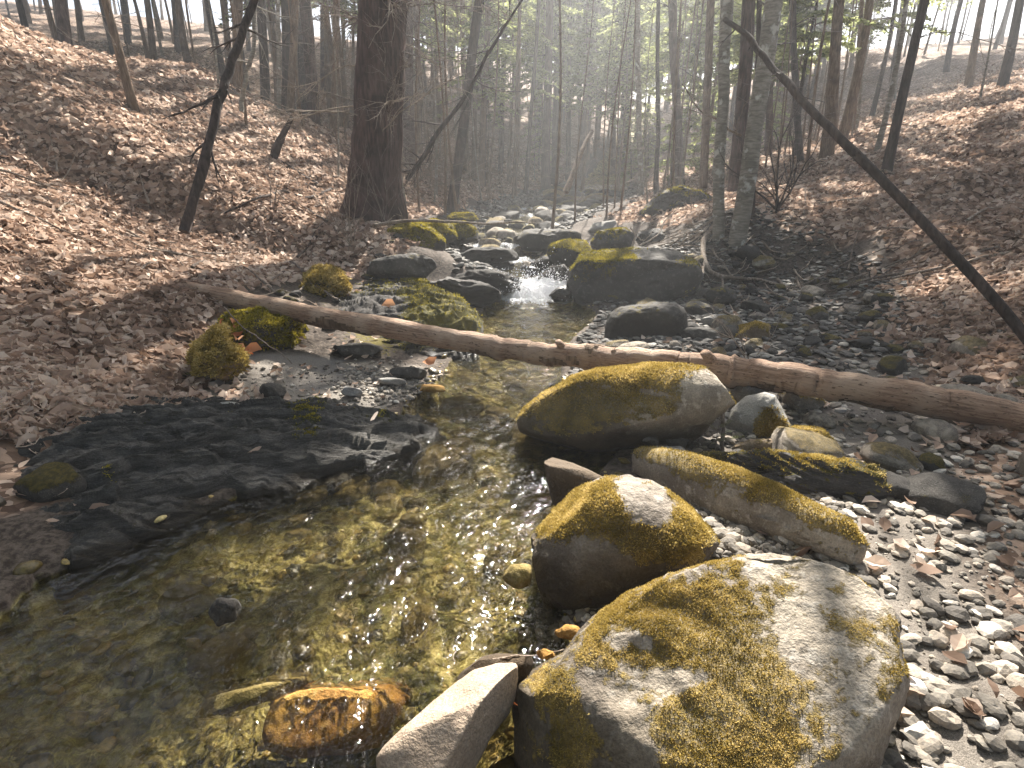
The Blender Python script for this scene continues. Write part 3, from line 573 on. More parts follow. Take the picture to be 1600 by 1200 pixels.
ledge([at_z(x, y, .2)[:2] for x, y in [(560,455),(640,458),(700,448),(790,440),(800,425),(740,412),(680,410),(600,418),(550,432)]], .2, 'black wet bedrock filling the gap between the shaded boulder and the waterfall', 'schist', strata=.04, moss=.3, up=.5, base=.12, amp=.08)
ledge([at_z(x, y, .3)[:2] for x, y in [(590,408),(680,412),(760,404),(770,390),(720,378),(640,372),(600,384)]], .22, 'dark mossy bedrock step between the hemlock foot and the rapids', 'schist', strata=.04, moss=.8, up=.4, base=.3, amp=.1, mossn=5000, msize=.02, mmat='mossg')
ledge([at_z(x, y, .08)[:2] for x, y in [(470,560),(560,548),(640,560),(700,556),(760,548),(740,535),(650,520),(560,505),(490,515)]], .13, 'dark schist shelf half covered by the shadow of the log', 'schist', strata=.03, moss=.45, up=.3, mossn=4000, msize=.014, mmat='mossg', base=.06, amp=.05)
ledge([at_z(x, y, .02)[:2] for x, y in [(60,930),(200,860),(350,792),(450,768),(560,738),(640,708),(690,690),(712,668),(690,650),(600,636),(500,632),(400,634),(250,640),(60,650),(-60,720)]], .25,
      'black layered bedrock ledge sloping into the shaded pool on the left', 'darkschist', res=(520, 200), strata=.03, prof=3.2, tilt=(-.03, .05), amp=.06, moss=.15, up=.5, mblobs=[(480,645,40,.35),(600,645,35,.35),(480,665,30,.3)], mossn=3500, msize=.01, mmat='mossg', base=-.02, wz=0)
for i, (bb, d, mt, lb) in enumerate([((405,598,448,624), 4.2, 'grey', 'smooth grey stone with a pointed end on the sand'), ((533,603,566,621), 4.3, 'pale', 'small pale egg shaped stone at the edge of the sand'),
     ((608,573,668,594), 4.9, 'grey', 'flat dark stone lying where the sand meets the water'), ((590,590,635,602), 4.6, 'pale', 'thin flat pale stone beside the water below the flat dark stone'), ((330,628,392,652), 3.9, 'pale', 'pale flat rock at the left edge above the black ledge'), ((520,536,600,560), 5.3, 'grey', 'low dark cobble at the back of the sand'), ((655,600,696,613), 4.5, 'ochre', 'orange brown flat stone showing through the shallow water')]):
    rock(ell(*bb, skew=.2), d, (bb[2]-bb[0])/901*d*.4, lb, mt, 'stone', amp=.01, wz=-9, cat='stone')
# stones one can count in the rapids and along the banks: copies of eight shapes
protos = []
for i in range(8):
    U, Fc = ico(4); r = np.random.default_rng(90+i); V = U*np.array([1, .6+.35*r.random(), .32+.3*r.random()]); V = np.sign(V)*np.abs(V)**.85
    for _ in range(5):
        n = r.normal(0, 1, 3); n /= np.linalg.norm(n); q = V@n-.5-.25*r.random(); V = V-np.outer(np.maximum(q, 0)*.85, n)
    V = V+vnormals(V, Fc)*(.1*fbm(V*2.2, 4, i*5))[:, None]+.02*fbm(V*12, 2, i)[:, None]
    N = vnormals(V, Fc); m = np.clip((.75 if i % 2 else .1)*sst(.2, .8, N[:, 2])+.5*fbm(V*3, 3, i), 0, 1)
    protos.append([mkmesh('stream_rock', V, Fc, M[mt], True, {'moss': m, 'wet': 1-sst(-.2, .05, V[:, 2])}) for mt in ('grey', 'granite')])
placed = []
def stone(x, y, s, z, label, group, name='stream_rock', cat='rock', pal=.15):
    o = bpy.data.objects.new(name, protos[random.randrange(8)][1 if random.random() < pal else 0]); COL.objects.link(o)
    o.location = (x, y, z); o.scale = (s, s, s*random.uniform(.8, 1.2)); o.rotation_euler = (random.uniform(-.25, .25), random.uniform(-.25, .25), random.uniform(0, 6.28)); tag(o, label, cat, group)
def free(x, y, s):
    for (a, b, c) in placed:
        if (a-x)**2+(b-y)**2 < (.66*(c+s))**2: return False
    placed.append((x, y, s)); return True
cnt = 0; t = 0
while cnt < 170 and t < 6000:
    t += 1; y = 9.2+21*random.random()**1.2; x = random.uniform(XL(y)-.5, XR(y)+.5); s = random.choice([.1, .14, .18, .25, .34])*random.uniform(.8, 1.2)*(1+.04*(y-9))
    if y < 9.8 and .1 < x < .8: continue
    if free(x, y, s): stone(x, y, s, float(W(y))-.02*random.random(), 'dark wet rock breaking the surface of the rapids upstream', 'rocks in the rapids', pal=.3); cnt += 1
cnt = 0; t = 0
while cnt < 110 and t < 6000:
    t += 1; y = random.uniform(4.9, 9.2); x = random.uniform(XR(y)+.35, XR(y)+3.4); s = random.choice([.06, .08, .1, .14, .2])*random.uniform(.8, 1.2)
    if free(x, y, s): stone(x, y, s, gz(x, y)+.02, 'angular grey rock in the shaded rubble on the right bank', 'rubble on the right bank', 'bank_rock', pal=.4); cnt += 1
cnt = 0; t = 0
while cnt < 26 and t < 6000:
    t += 1; y = random.uniform(2.2, 4.6); x = random.uniform(1.45, 2.0+y*.5); s = random.choice([.08, .12, .2, .28])*random.uniform(.8, 1.2)
    if x/y < .55: continue
    if free(x, y, s): stone(x, y, s, gz(x, y)+.02, 'pale boulder on the dry gravel right of the biggest boulders', 'rocks on the right gravel', 'bank_rock', pal=.8); cnt += 1
cnt = 0; t = 0
while cnt < 30 and t < 6000:
    t += 1; y = random.uniform(1., 9); x = XL(y)-random.uniform(.3, 2.5); s = random.choice([.06, .1, .16])*random.uniform(.8, 1.2)
    px, py, _ = proj(np.array([x, y, gz(x, y)]))
    if 340 < px < 760 and py > 520: continue
    if free(x, y, s): stone(x, y, s, gz(x, y)+.01, 'mossy rock half buried in leaves on the left bank', 'rocks on the left bank', 'bank_rock'); cnt += 1
for o_ in protos: o_.append(mkmesh('sunken_stone', *[(lambda me: (np.array([v.co[:] for v in me.vertices]), np.array([f.vertices[:] for f in me.polygons])))(o_[0])][0], M['olive'], True, {'moss': np.zeros(len(o_[0].vertices)), 'wet': np.ones(len(o_[0].vertices))*.4}))
cnt = t = 0
while cnt < 70 and t < 6000:
    t += 1; y = random.uniform(.7, 8); x = random.uniform(XL(y)+.1, XR(y)-.1); s = random.choice([.06, .08, .1, .14, .2])*random.uniform(.8, 1.2)
    if not free(x, y, s): continue
    o = bpy.data.objects.new('sunken_stone', protos[random.randrange(8)][2]); COL.objects.link(o); zz = min(gz(x, y)+.25*s, float(W(y))-.3*s-.03)
    o.location = (x, y, zz); o.scale = (s, s, s*.7); o.rotation_euler = (random.uniform(-.3, .3), random.uniform(-.3, .3), random.uniform(0, 6.28)); tag(o, 'olive gold stone lying under the clear water of the pool', 'stone', 'sunken stones of the pool'); cnt += 1
# ------------------------------------------------------------ pebbles nobody could count
def scatter_pebbles(name, pts, sizes, mat, label, seed, flat=.6):
    r = np.random.default_rng(seed); U, Fc = ico(2); n = len(pts); nv = len(U)
    k_ = np.array([1+.34*fbm(U*1.9+j*9, 3, j) for j in range(12)])
    a = r.random((n, 3))*6.28; s = np.asarray(sizes)
    sh = U[None]*k_[r.integers(0, 12, n)][:, :, None]*np.stack([np.ones(n), .6+.35*r.random(n), flat*(.6+.6*r.random(n))], -1)[:, None, :]
    c, q = np.cos(a[:, 0]), np.sin(a[:, 0]); x = sh[..., 0]*c[:, None]-sh[..., 1]*q[:, None]; y = sh[..., 0]*q[:, None]+sh[..., 1]*c[:, None]
    tx = (r.random(n)-.5)*.7; z = sh[..., 2]+x*tx[:, None]
    V = np.stack([x, y, z], -1)*s[:, None, None]+np.asarray(pts)[:, None, :]
    Fa = (Fc[None]+np.arange(n)[:, None, None]*nv).reshape(-1, 3)
    o = mk(name, V.reshape(-1, 3), Fa, M[mat], None, mat == 'bedstone', {'rnd': np.repeat(r.random(n), nv)}); return tag(o, label, 'pebbles', kind='stuff')
n = 1500; y = .6+8.4*rng.random(n)**1.3; x = XL(y)-.1+(XR(y)-XL(y)+.2)*rng.random(n); s = .01+.05*rng.random(n)**3
scatter_pebbles('streambed_pebbles', np.stack([x, y, H(x, y)+s*.05], -1), s, 'bedstone', 'rounded golden pebbles and stones covering the bed of the clear pool', 1, .45)
n = 2200; p = np.array([at_z(a, b, .1) for a, b in zip(rng.uniform(840, 1330, n), rng.uniform(790, 960, n))]); y = p[:, 1]; x = p[:, 0]; s = .008+.018*rng.random(n)**2
scatter_pebbles('gravel', np.stack([x, y, H(x, y)+s*.4], -1), s, 'pebble', 'small pale pebbles in the hollow between the round and the biggest boulder', 2)
n = 1300; p = np.array([at_z(a, b, .1) for a, b in zip(np.concatenate([rng.normal(600, 40, 900), rng.uniform(360, 660, 400)]), np.concatenate([rng.normal(592, 14, 900), rng.uniform(575, 625, 400)]))]); x, y = p[:, 0], p[:, 1]; s = .006+.022*rng.random(n)**3
scatter_pebbles('shore_pebbles', np.stack([x, y, H(x, y)+s*.35], -1), s, 'pebble', 'grey pebbles strewn over the sand bar on the left', 3)
n = 6500; y = rng.uniform(4.6, 10, n); x = XR(y)+.1+3.6*rng.random(n); s = .014+.045*rng.random(n)**2
scatter_pebbles('rubble', np.stack([x, y, H(x, y)+s*.3], -1), s, 'shale', 'flat grey stone chips covering the shaded right bank', 4, .35)
n = 7000; y = rng.uniform(1.0, 4.6, n); x = .9+rng.random(n)**1.5*(.9+y*.4); s = .004+.04*rng.random(n)**4
scatter_pebbles('bank_gravel', np.stack([x, y, H(x, y)+s*.3], -1), s, 'pebble', 'pale gravel right of the biggest boulders', 6, .5)
n = 4500; y = 8.8+22*rng.random(n); sd = rng.random(n) < .5; x = np.where(sd, XL(y)-.9*rng.random(n)+.2, XR(y)+.9*rng.random(n)-.2); s = .03+.08*rng.random(n)**2
scatter_pebbles('cobbles', np.stack([x, y, H(x, y)+s*.2], -1), s, 'shale', 'dark cobbles lining both edges of the rapids', 5, .5)
pc = at_z(1216, 880, .47)
# spray at the waterfall
n = 3200; U, Fc = ico(1); x = rng.normal(.42, .28, n); y = rng.normal(8.45, .16, n); z = .1+np.abs(rng.normal(.0, .18, n)); s = .003+.008*rng.random(n)**2
o = mk('waterfall_spray', (U[None]*s[:, None, None]+np.stack([x, y, z], -1)[:, None]).reshape(-1, 3), (Fc[None]+np.arange(n)[:, None, None]*len(U)).reshape(-1, 3), M['spray']); tag(o, 'white drops of spray leaping from the little waterfall', 'spray', kind='stuff')
# ------------------------------------------------------------ fallen log
def px_path(pts): return [at_d(*p) for p in pts]
lp = px_path([(120,415,6.3),(350,464,5.6),(540,501,5.15),(740,536,4.75),(860,553,4.5),(1000,565,4.2),(1130,577,4.0),(1250,594,3.82),(1450,627,3.55),(1680,672,3.3)])
P = smooth_path(lp, 260, .02, 3); rad = np.interp(np.linspace(0, 1, 260), [0, .2, .5, .7, .85, 1], [.08, .085, .09, .095, .096, .098])
rad = rad*(1+.05*fbm(np.stack([np.linspace(0, 30, 260), np.zeros(260), np.zeros(260)], -1), 3, 8))
for (c, a_, w_) in ((.49, .2, .006), (.55, .1, .005), (.68, .28, .006), (.24, .08, .008)): rad = rad*(1+a_*np.exp(-((np.linspace(0, 1, 260)-c)/w_)**2))
lg = empty('fallen_log', P[0], 'barkless reddish brown log fallen across the stream from bank to bank', 'log')
V, Q = tube_arrays([(P, rad)], 64, .1, 5, .05)
# log material wants its long axis as X: build it in a rotated local frame
ax = Vector(P[-1]-P[0]).normalized(); rot = ax.to_track_quat('X', 'Z'); Rm = np.array(rot.to_matrix())
def log_part(name, V, Q):
    o = bpy.data.objects.new(name, mkmesh(name, (V-P[0])@Rm, Q, M['log'])); COL.objects.link(o); o.parent = lg; o.rotation_euler = rot.to_euler(); return o
n_ = len(V); V = np.concatenate([V, [P[0], P[-1]]]); cap = [[n_, j, (j+1) % 64] for j in range(64)]+[[n_+1, n_-64+(j+1) % 64, n_-64+j] for j in range(64)]
log_part('trunk', V, [Q, np.array(cap)])
Vb, Qb = tube_arrays([(P, rad*1.0+.007)], 64, .1, 5, .05); qc = Vb[Qb].mean(1); un = (P[np.clip(Qb[:, 0]//64, 0, 259)]-qc)[:, 2]
fb_ = fbm(qc*np.array([2.2, 5, 5]), 4, 91)+.12*fbm(qc*22, 2, 7)+1.2*un-.05; keep = Qb[(fb_ > .24)]
par = {}
def find(a_):
    while par.setdefault(a_, a_) != a_: a_ = par[a_]
    return a_
for q in keep:
    for k_ in (1, 2, 3): par[find(int(q[k_]))] = find(int(q[0]))
lab = np.array([find(int(q[0])) for q in keep])
for g_ in np.unique(lab):                            # every flake of old bark is a part
    kk = keep[lab == g_]
    if len(kk) < 16: continue
    us = np.unique(kk); mp = np.zeros(len(Vb), int); mp[us] = np.arange(len(us)); mk('bark_patch', Vb[us]-P[0], mp[kk], M['brownbark'], lg)
for (f_, dirv, L, r_) in ((.465, (-.3, -.3, .8), .13, .036), (.655, (-.5, -.4, .8), .15, .045), (.72, (.2, -.9, -.1), .1, .025), (.5, (.1, -.6, -.9), .12, .03), (.535, (-.6, -.1, .8), .1, .028)):
    i = int(f_*259); d = np.array(dirv); d = d/np.linalg.norm(d); pp = [P[i]+d*.03, P[i]+d*(L*.6), P[i]+d*L+ax[:]*np.array([-.02]*3), P[i]+d*(L+.003)]
    v, q = tube_arrays([(np.array(pp), [r_*1.3, r_*.9, r_*.7, .002])], 10, .2, i); log_part('branch_stub', v, q)
# ------------------------------------------------------------ hemlock foliage
def hemlock_crown(h, z0, Lmax, seed, nb=46, lw=1.):
    r = np.random.default_rng(seed); Cq, A, B, tubes = [], [], [], []
    for b in range(nb):
        t = b/nb; z = z0+(h-z0)*t**.9+r.normal(0, .1); az = b*2.4+r.normal(0, .4); L = Lmax*(1-t)**.75*(.55+.6*r.random())+.25
        d = np.array([math.cos(az), math.sin(az), .12]); n = 9; u = np.linspace(0, 1, n); bend = r.normal(0, .12)
        pth = np.stack([d[0]*L*u-d[1]*bend*L*u*u, d[1]*L*u+d[0]*bend*L*u*u, z+L*(.14*u-.38*u*u)], -1)
        tubes.append((pth, np.linspace(.012+.008*L, .003, n)))
        nt = int(L/.06); side = np.array([-d[1], d[0], 0])
        for k_ in range(nt):
            uu = .12+.88*k_/nt; base = np.array([np.interp(uu, u, pth[:, j]) for j in range(3)]); l = (.16+.34*L**.5*(1-uu))*(.6+.7*r.random()); sg = 1 if k_ % 2 else -1
            if r.random() < .16: continue
            td = side*sg*.85+d*.6+np.array([0, 0, r.normal(-.12, .15)]); td /= np.linalg.norm(td); m = max(2, int(l/.04)); q = np.linspace(.1, 1, m)[:, None]
            c = base+td*l*q+np.array([0, 0, -.25])*l*q*q; c = c+r.normal(0, .012, c.shape)
            dirs = td+r.normal(0, .4, (m, 3)); dirs /= np.linalg.norm(dirs, axis=1)[:, None]
            nn = np.array([0, 0, 1.])+r.normal(0, .45, (m, 3)); wv = np.cross(dirs, nn); wv /= np.linalg.norm(wv, axis=1)[:, None]
            Cq.append(c); A.append(dirs*.062*lw*(.7+.6*r.random((m, 1)))); B.append(wv*.032*lw)
    c, a, b = np.concatenate(Cq), np.concatenate(A), np.concatenate(B); n = len(c)
    V = np.stack([c-a, c+b, c+a, c-b], 1).reshape(-1, 3)
    rd = np.clip(.5+.8*fbm(c*1.2, 3, seed)+.25*r.normal(0, 1, n), 0, 1)
    cm = mkmesh('crown', V, np.arange(4*n).reshape(-1, 4), M['foliage'], False, {'rnd': np.repeat(rd, 4)})
    return cm, tubes
def copy_obj(mesh, name, parent):
    o = bpy.data.objects.new(name, mesh); COL.objects.link(o); o.parent = parent; return o
HV = []
for i, (h, z0, Lm, nb) in enumerate([(7.2, 2.7, 1.8, 44), (9, 3.4, 2.2, 50), (14, 4.5, 2.9, 70), (15, 5, 3.1, 66), (4.0, .3, 1.3, 34), (17, 8.5, 3.2, 60)]):
    cm, tb = hemlock_crown(h, z0, Lm, 300+i, nb, 1.3)
    n = 24; zz = np.linspace(-.5, h, n); tr = np.stack([.12*np.sin(zz*.7+i), .1*np.cos(zz*.6+i), zz], -1); r0 = .0075*h+.02
    V1, Q1 = tube_arrays([(tr, np.linspace(r0, .01, n)*(1+.5*np.exp(-(zz+.5))))], 12, .06, i); V2, Q2 = tube_arrays(tb, 4)
    HV.append((mkmesh('trunk', V1, Q1, M[['darkbark', 'brownbark'][i % 2]]), mkmesh('branchwork', V2, Q2, M['twig']), cm, h))
def hemlock(v, x, y, s, label, group, z=None):
    t_, b_, c_, h = HV[v]; o = empty('hemlock_tree', (x, y, gz(x, y) if z is None else z), label, 'tree', group)
    o.rotation_euler = (random.uniform(-.03, .03), random.uniform(-.03, .03), random.uniform(0, 6.28)); o.scale = (s, s, s)
    copy_obj(t_, 'trunk', o); copy_obj(b_, 'branchwork', o); copy_obj(c_, 'crown', o); return o
# bare hardwood variants for the woods
BV = []
for i in range(8):
    r = np.random.default_rng(600+i); h = [9, 11, 13, 14, 8, 12, 15, 6][i]; r0 = [.04, .055, .08, .1, .03, .065, .12, .026][i]
    n = 22; zz = np.linspace(-.5, h, n); wv = .1+.12*r.random(); tr = np.stack([wv*np.sin(zz*.55+i)+.04*zz*r.normal(), wv*np.cos(zz*.45+i*2), zz], -1); tr[:, :2] -= tr[2, :2]
    rr = np.linspace(r0, r0*.25, n)*(1+.45*np.exp(-(zz+.5)*1.4)); V1, Q1 = tube_arrays([(tr, rr)], 12, .08, i)
    out = []
    for b in range(26 if h < 12 else 30):
        j = int(n*(.08+.88*r.random())); az = r.random()*6.28
        grow(tr[min(j, n-1)], (math.cos(az), math.sin(az), r.uniform(-.1, .7)), r.uniform(.5, 1.9), max(.006, r0*.12), 1, r, out, .01, 6, 4, .8)
    V2, Q2 = tube_arrays(out, 3)
    BV.append((mkmesh('trunk', V1, Q1, M[['brownbark', 'palebark', 'darkbark', 'hembark', 'brownbark', 'brownbark', 'hembark', 'palebark'][i]]), mkmesh('crown', V2, Q2, M['twig']), h))
def hardwood(v, x, y, s, label, group):
    t_, c_, h = BV[v]; o = empty('bare_tree', (x, y, gz(x, y)), label, 'tree', group)
    o.rotation_euler = (random.uniform(-.05, .05), random.uniform(-.05, .05), random.uniform(0, 6.28)); o.scale = (s, s, s); copy_obj(t_, 'trunk', o); copy_obj(c_, 'crown', o); return o
# ------------------------------------------------------------ trees placed from the photograph
def tree(px0, pxb, vb, wt, wb, mat, label, h=13, curve=0., nb=16, bl=(.4, 1.5), ridge=0., Yfix=None, name='bare_tree', sides=16, group=None, dead=False, mids=None):
    RN[0] += 1; r = np.random.default_rng(RN[0]*7)
    B = ground(pxb, vb) if Yfix is None else np.array([*at_y(pxb, vb, Yfix)[:2], 0]); B = np.array([B[0], B[1], gz(B[0], B[1])]); Y0 = B[1]
    Tt = at_y(px0, 0, Y0); d = (Tt-B)/(Tt[2]-B[2]); n = max(24, int(h*4)); zz = np.concatenate([[-.35], np.linspace(0, h, n-1)])
    pts = B+d*zz[:, None]; u = np.clip(zz/(Tt[2]-B[2]), 0, 1); dd = np.linalg.norm(B-O)
    if mids:
        us = np.array([0]+[m[0] for m in mids]+[1]); of = np.array([0]+[m[1] for m in mids]+[0])*dd/F; pts[:, 0] += np.interp(u, us, of)
    pts = pts+np.stack([curve*np.sin(u*3.14), .0*u, 0*u], -1)+.05*np.stack([fbm(np.stack([zz*.5, zz*0+RN[0], zz*0], -1), 3, RN[0]), fbm(np.stack([zz*.5, zz*0+RN[0], zz*0], -1), 3, RN[0]+7), zz*0], -1)
    r1, r2 = wb/2*dd/F, wt/2*dd/F; hz = Tt[2]-B[2]
    rr = np.where(zz < hz, r2+(r1-r2)*np.exp(-np.maximum(zz, 0)/(.28*hz)), r2*(1-.85*np.clip((zz-hz)/max(h-hz, .1), 0, 1)))
    if ridge: rr = rr*(1+.35*np.exp(-np.maximum(zz+.1, 0)*4))
    root = empty(name, B, label, 'tree', group)
    V, Q = tube_arrays([(pts, rr)], sides, .07, RN[0], ridge); mk('trunk', V-B, Q, M[mat], root)
    out = []
    for b in range(nb):
        zi = r.uniform(.12, 1)*h; j = int(np.searchsorted(zz, zi)); j = min(j, len(zz)-2); az = r.random()*6.28
        o_ = []; grow(pts[j], (math.cos(az), math.sin(az)*.8, r.uniform(-.25, .35) if dead else r.uniform(-.05, .7)), r.uniform(*bl), max(.005, rr[j]*.16), 2 if dead else 1, r, o_, .012 if dead else .0, 7, 4, .75); out += o_
    if out:
        V, Q = tube_arrays(out, 4); mk('crown', V-B, Q, M['twig' if not dead else 'darkbark'], root)
    return root, pts, rr
big, bp, br = tree(597, 583, 338, 61, 88, 'hembark', 'huge dark hemlock trunk rising from the left bank', 17, nb=0, ridge=.16, Yfix=10.3, name='hemlock_tree', sides=64)
print('big tree base', big.location[:])
r = np.random.default_rng(55)
for b in range(62):                                   # its dead lower limbs, each a part
    z = r.uniform(1.2, 5.5); j = int(np.searchsorted(bp[:, 2]-bp[1, 2], z)); az = r.choice([r.uniform(-1.3, .9), r.uniform(-1.2, .3), r.uniform(2.2, 4.2)])
    o_ = []; grow(bp[j], (math.cos(az), math.sin(az)*.9, r.uniform(-.25, .3)), r.uniform(.8, 2.3), .014, 2, r, o_, .02, 9, 5, .7, .3)
    V, Q = tube_arrays(o_, 4); mk('branch', V-np.array(big.location), Q, M['root' if b % 2 else 'twig'], big)
cm, tb = hemlock_crown(19, 7, 3.3, 777, 60, 1.5); V2, Q2 = tube_arrays(tb, 4)
copy_obj(mkmesh('branchwork', V2, Q2, M['twig']), 'branchwork', big); copy_obj(cm, 'crown', big)
TREES = [  # px at top, px base, v base, w top, w base, bark, label, height
 (372,368,120,12,14,'brownbark','pale brown trunk at the top left corner',12),(408,405,86,11,13,'darkbark','dark trunk second from the left edge on the upper slope',12),
 (447,444,112,15,19,'darkbark','thick dark trunk at the left on the upper slope',14),(461,455,178,9,10,'brownbark','slim tan trunk lit by sun in the leaves of the left slope',12),
 (476,484,132,15,17,'hembark','dark trunk between the slim tan trunk and the big hemlock',14),(507,508,140,11,13,'darkbark','dark straight trunk left of the stump like brown trunk',13),
 (525,519,206,8,11,'brownbark','brown trunk with a blackened foot left of the big hemlock',12),(538,537,196,5,6,'palebark','thin pale pole standing beside the black footed trunk',9),
 (432,428,100,5,6,'palebark','thin pole between two dark trunks on the upper slope',9),(553,549,180,4,6,'twig','spindly sapling against the left side of the big hemlock',7),
 (636,640,262,14,22,'hembark','dark trunk partly hidden behind the right side of the big hemlock',14),(652,655,240,7,9,'brownbark','brown pole just right of the hidden dark trunk',11),
 (750,700,200,13,17,'darkbark','dark leaning trunk among the twigs right of the big hemlock',14),(722,727,268,6,8,'brownbark','sunlit brown pole left of the leafy saplings',10),
 (738,741,282,7,8,'brownbark','taller sunlit pole in the brown leaves left of centre',11),(762,752,292,8,11,'brownbark','tan trunk with a flared foot left of centre',12),
 (790,783,270,7,8,'hembark','slim dark pole left of the centre stump',11),(812,806,310,5,6,'brownbark','thin upright sapling at the left margin of the rapids',9),
 (842,822,305,5,7,'darkbark','thin dark sapling with a kink beside the rapids',9),(858,852,296,10,16,'hembark','dark trunk at the head of the rapids',14),
 (872,866,290,8,12,'darkbark','second dark trunk of the pair at the head of the rapids',13),(890,888,285,6,8,'darkbark','slender dark trunk right of the pair at the rapids',12),
 (934,905,278,12,17,'hembark','leaning brown trunk in the centre behind the rapids',14),(962,958,272,7,9,'hembark','dim slender trunk behind the pale central pole',12),
 (994,1003,304,7,9,'palebark','pale grey pole right of centre above the rapids',12),(1030,1025,304,5,8,'darkbark','thin dark pole right of the pale pole',10),
 (1050,1063,292,11,14,'hembark','dark brown trunk with shaggy side branches',14),(1109,1099,296,10,12,'brownbark','grey brown trunk left of the two pale trunks',13),
 (1136,1123,352,14,17,'palebark','mottled pale trunk left of the forked pair on the right bank',13),(1172,1150,300,16,20,'hembark','reddish trunk standing between the two mottled pale trunks',14),
 (1209,1158,342,21,25,'palebark','leaning mottled pale trunk on the right bank',14),(1190,1176,330,6,8,'darkbark','thin dark stem beside the leaning pale trunk',10),
 (1236,1250,250,8,9,'darkbark','dark leaning stem at the right edge',10),(1205,1202,245,8,10,'hembark','distant trunk right of the leaning pale trunk',12)]
YF = {368: 15.5, 405: 16.5, 444: 16.5, 484: 17.5, 507: 18.5, 428: 16, 700: 15.3, 1123: 9.3, 1158: 9.0, 1176: 9.6}
for (a, b, c, d, e_, m_, lb, h) in TREES:
    rt, pts, rr = tree(a, b, c, d, e_, m_, lb, h, nb=14 if d > 8 else 10, Yfix=YF.get(b), dead=m_ in ('darkbark', 'hembark'))
    if b == 700:                                          # its crown shades the pool below the ledge
        cm, tb = hemlock_crown(14.4, 10.6, 2.4, 78, 56, 1.7); V2, Q2 = tube_arrays(tb, 4)
        for me_, nm in ((mkmesh('branchwork', V2, Q2, M['twig']), 'branchwork'), (cm, 'crown')):
            oc = copy_obj(me_, nm, rt); vv = np.empty(len(me_.vertices)*3, np.float32); me_.vertices.foreach_get('co', vv); vv = vv.reshape(-1, 3)
            vv[:, 0] += np.interp(vv[:, 2], pts[:, 2]-rt.location[2], pts[:, 0]-rt.location[0]); me_.vertices.foreach_set('co', vv.ravel()); me_.update()
        print('leaner', rt.location[:], pts[-1])
def bend(pts, r0, r1, mat, name, label, cat, sides=8, wob=.02, twigs=0, tl=(.15, .5), group=None, n=40, twigmat=None):
    RN[0] += 1; R_ = np.random.default_rng(RN[0]*3); pts = [(a_, b_, gd(a_, b_)+c_ if c_ <= 0 else c_) for a_, b_, c_ in pts]; P = smooth_path(px_path(pts), n, wob, RN[0]); rr = np.linspace(r0, r1, n)*(1+.12*fbm(np.stack([np.linspace(0, 12, n), np.zeros(n), np.zeros(n)], -1), 2, RN[0]))
    V, Q = tube_arrays([(P, rr)], sides, .12, RN[0]); V = np.concatenate([V, [P[0], P[-1]]]); k_ = len(V)-2
    cap = np.array([[k_, j, (j+1) % sides] for j in range(sides)]+[[k_+1, k_-sides+(j+1) % sides, k_-sides+j] for j in range(sides)])
    if not twigs:
        o = mk(name, V, [Q, cap], M[mat], None, True, None, P[0]); return tag(o, label, cat, group)
    root = empty(name, P[0], label, cat, group); mk('stem', V-P[0], [Q, cap], M[mat], root); out = []
    for _ in range(twigs):
        i = R_.integers(3, n-1); T = P[min(i+1, n-1)]-P[i-1]; T /= np.linalg.norm(T); a = R_.normal(0, 1, 3); grow(P[i], T*.7+a*.5+np.array([0, 0, .1]), R_.uniform(*tl), max(.0025, rr[i]*.4), 1, R_, out, 0, 6, 3, .7)
    V, Q = tube_arrays(out, 4); mk('crown' if cat in ('tree', 'dead tree') else 'side_shoots', V-P[0], Q, M[twigmat or mat], root); return root
def gd(px, py): p = ground(px, py); return proj(p)[2]
bend([(415,-60,7.5),(395,5,7.5),(372,70,7.4),(356,110,7.3),(345,160,7.2),(318,260,7.0),(290,360,6.9)], .045, .06, 'darkbark', 'leaning_tree', 'dark crooked trunk leaning out of the picture at the left edge', 'tree', 12, .05, 10, (.3, .9))
bend([(396,-40,9.5),(398,60,9.5),(385,120,9.5),(374,175,9.6)], .03, .04, 'palebark', 'bare_sapling', 'curved pale sapling beside the crooked trunk at the left', 'tree', 10, .05, 8, (.3, .8))
dd = gd(425,250)-.05; bend([(457,182,dd),(445,205,dd),(432,232,dd),(425,255,dd)], .04, .09, 'darkbark', 'snag', 'broken charred stump leaning on the leaf covered left slope', 'stump', 12, .006)
bend([(822,-10,9.5),(790,40,9.6),(762,85,9.7),(745,120,9.8),(705,180,9.9),(670,230,10),(636,282,10.1)], .018, .045, 'darkbark', 'leaning_branch', 'long dark dead branch leaning up to the right from the big hemlock foot', 'branch', 10, .02, 18, (.4, 1.2))
bend([(1132,30,5.2),(1165,55,5.1),(1190,85,5.0),(1215,115,4.9),(1255,160,4.8),(1350,255,4.6),(1480,390,4.4),(1660,590,4.1)], .022, .04, 'darkbark', 'leaning_branch', 'smooth dark branch crossing the upper right corner', 'branch', 12, .025, 3, (.1, .3))
bend([(925,205,17),(905,245,16.5),(885,300,16)], .05, .09, 'brownbark', 'dead_tree', 'pale dead trunk leaning left over the head of the rapids', 'dead tree', 10, .03)
bend([(1158,212,9),(1140,200,9.0),(1100,175,9.2),(1075,145,9.4),(1065,132,9.5)], .02, .01, 'brownbark', 'dead_branch', 'arching dead branch reaching left from the pale trunks', 'branch', 8, .04, 8, (.3, .8))
bend([(350,333,-.1),(400,312,-.35),(440,300,-.4),(478,308,-.3),(520,296,-.1)], .012, .03, 'darkbark', 'fallen_branch', 'thin dark branch arching over the leaves on the left slope', 'branch', 8, .03, 8, (.2, .6))
bend([(585,352,8.8),(640,345,8.7),(700,347,8.6),(760,349,8.5),(835,347,8.4)], .028, .01, 'root', 'fallen_branch', 'long thin pole lying level across the rapids below the hemlock', 'branch', 8, .02, 5, (.15, .4))
